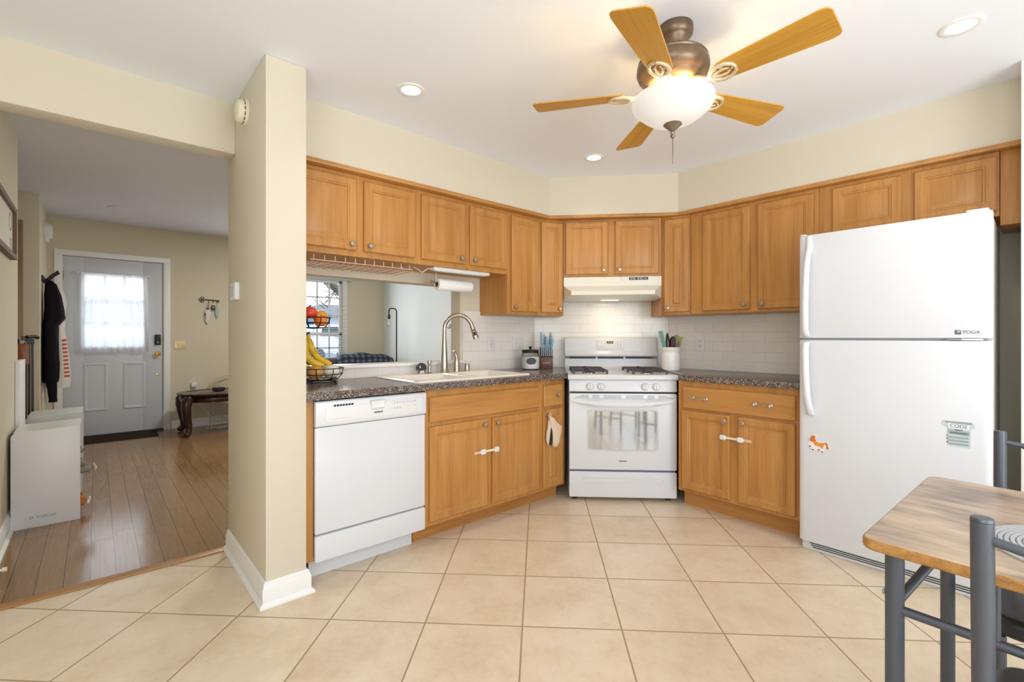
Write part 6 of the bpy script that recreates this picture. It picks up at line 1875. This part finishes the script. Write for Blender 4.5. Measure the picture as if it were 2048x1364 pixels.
# ================================================================== OUTSIDE
g = MB().box(-25, 45, HY + 0.12, 70, -0.25, -0.15).build('ground', M['concrete'])
struct(g, 'grey street outside the front window')
t = thing('parked_truck', 'white vehicle with tinted side glass parked across the street', 'car', (8.3, 24.6, -0.15))
tb = MB()
tb.prism([(-0.2, 0.45), (-0.2, 1.25), (0.0, 1.30), (0.15, 1.85), (0.4, 1.95), (1.85, 1.95), (2.35, 1.32), (3.4, 1.18), (3.5, 0.9), (3.5, 0.45)], 0.0, 1.8, 'y')
bo = tb.build('body', M['carwhite'], t, bevel=0.04)
MB().prism([(0.38, 1.36), (0.46, 1.78), (0.60, 1.84), (1.38, 1.84), (1.42, 1.36)], -0.015, 0.02, 'y').build('side_window', M['carglass'], bo)
MB().prism([(1.52, 1.36), (1.52, 1.84), (1.78, 1.84), (2.2, 1.36)], -0.015, 0.02, 'y').build('side_window', M['shutter'], bo)
MB().ell((1.30, -0.10, 1.42), 0.14, 0.06, 0.11, 12, 8).build('mirror', M['carwhite'], bo)
dl_ = MB()
for x in (0.3, 1.48): dl_.box(x, x + 0.015, -0.006, 0.004, 0.55, 1.34)
dl_.box(-0.2, 3.4, -0.006, 0.004, 0.86, 0.875)
dl_.build('door_seam', M['lightgrey'], bo)
for x in (0.25, 2.25): 
    for y in (-0.02, 1.62):
        MB().lathe([(0, 0), (0.34, 0), (0.36, 0.02), (0.36, 0.18), (0.34, 0.2), (0, 0.2)], 24, (x, y, 0.36), 'y').build('wheel', M['tyre'], t)
t = thing('parked_car', 'dark blue car with red tail lights parked at the left outside', 'car', (5.7, 21.0, -0.15), math.radians(-4))
cb_ = MB().prism([(-3.0, 0.35), (-3.0, 0.8), (-2.2, 0.9), (-1.7, 1.35), (-0.4, 1.38), (0.55, 0.95), (1.05, 0.9), (1.1, 0.35)], 0.0, 1.6, 'y').build('body', M['carblue'], t, bevel=0.05)
MB().prism([(-1.55, 0.95), (-1.4, 1.28), (-0.45, 1.30), (0.2, 0.95)], -0.012, 0.02, 'y').build('side_window', M['carglass'], cb_)
MB().box(0.6, 1.06, -0.02, 0.05, 0.68, 0.82).build('tail_light', M['carred'], cb_)
for x in (-2.2, 0.45): MB().lathe([(0, 0), (0.3, 0), (0.3, 0.2), (0, 0.2)], 20, (x, -0.02, 0.3), 'y').build('wheel', M['tyre'], t)
t = thing('house', 'white sided house with blue-grey windows across the street', 'house', (9.0, 36.0, -0.15))
MB().box(0, 12, 0, 8, 0, 2.9).build('wall', M['siding'], t)
rf = MB().prism([(-0.5, 2.8), (12.5, 2.8), (10.5, 3.7), (3.5, 3.7)], -0.6, 8.4, 'y').build('roof', M['roofing'], t)
for x in (1.0, 2.25, 5.2, 7.2):
    w_ = MB().box(x, x + 0.9, -0.06, 0.0, 1.0, 2.6).build('window', M['shutter'], t)
    m_ = MB().box(x - 0.08, x, -0.08, 0.0, 0.92, 2.68).box(x + 0.9, x + 0.98, -0.08, 0, 0.92, 2.68).box(x, x + 0.9, -0.08, 0, 1.77, 1.83).build('window_trim', M['trim'], w_)
MB().box(3.6, 4.6, -0.05, 0, 0, 2.2).build('house_door', M['shutter'], t)
t = thing('house', 'pale house far left behind the street', 'house', (-2.0, 40.0, -0.15))
MB().box(0, 9.5, 0, 8, 0, 3.0).build('wall', M['siding'], t)
MB().prism([(-0.5, 2.95), (10.0, 2.95), (8.0, 3.7), (2.0, 3.7)], -0.5, 8.3, 'y').build('roof', M['roofing'], t)
for x in (6.6, 8.2): MB().box(x, x + 0.9, -0.06, 0, 1.0, 2.2).build('window', M['shutter'], t)
t = thing('bare_tree', 'bare mossy tree with a thick leaning branch outside the window', 'tree', (6.6, 14.0, -0.15))
tr = MB()
tr.tube([(0.5, 0, 0), (0.42, 0, 0.9), (0.22, 0, 1.6), (-0.1, 0, 2.05), (-0.5, 0, 2.3), (-1.0, 0, 2.6), (-1.7, 0, 3.2)], [0.24, 0.21, 0.19, 0.17, 0.15, 0.13, 0.09], 12)
tr.tube([(0.25, 0, 1.55), (0.12, 0, 2.2), (-0.05, 0.1, 2.7), (-0.4, 0.1, 3.4), (-0.9, 0.1, 4.2)], [0.16, 0.14, 0.12, 0.09, 0.05], 10)
tr.tube([(-0.2, 0, 2.12), (-0.4, -0.1, 2.7), (-0.9, -0.1, 3.1), (-1.5, -0.1, 3.9)], [0.09, 0.08, 0.06, 0.04], 8)
tr.build('trunk', M['bark'], t, smooth=70)
rnd = random.Random(4)
tw = MB()
for k in range(46):
    x = rnd.uniform(-1.6, 0.3); z = 2.0 + rnd.uniform(0.1, 1.4)
    dx, dz = rnd.uniform(-0.6, 0.6), rnd.uniform(-0.35, 0.6)
    y = rnd.uniform(-0.3, 0.3)
    tw.tube([(x, y, z), (x + dx * 0.5, y + 0.05, z + dz * 0.4), (x + dx, y, z + dz)], [0.014, 0.01, 0.005], 5)
tw.build('twigs', M['twig'], t)
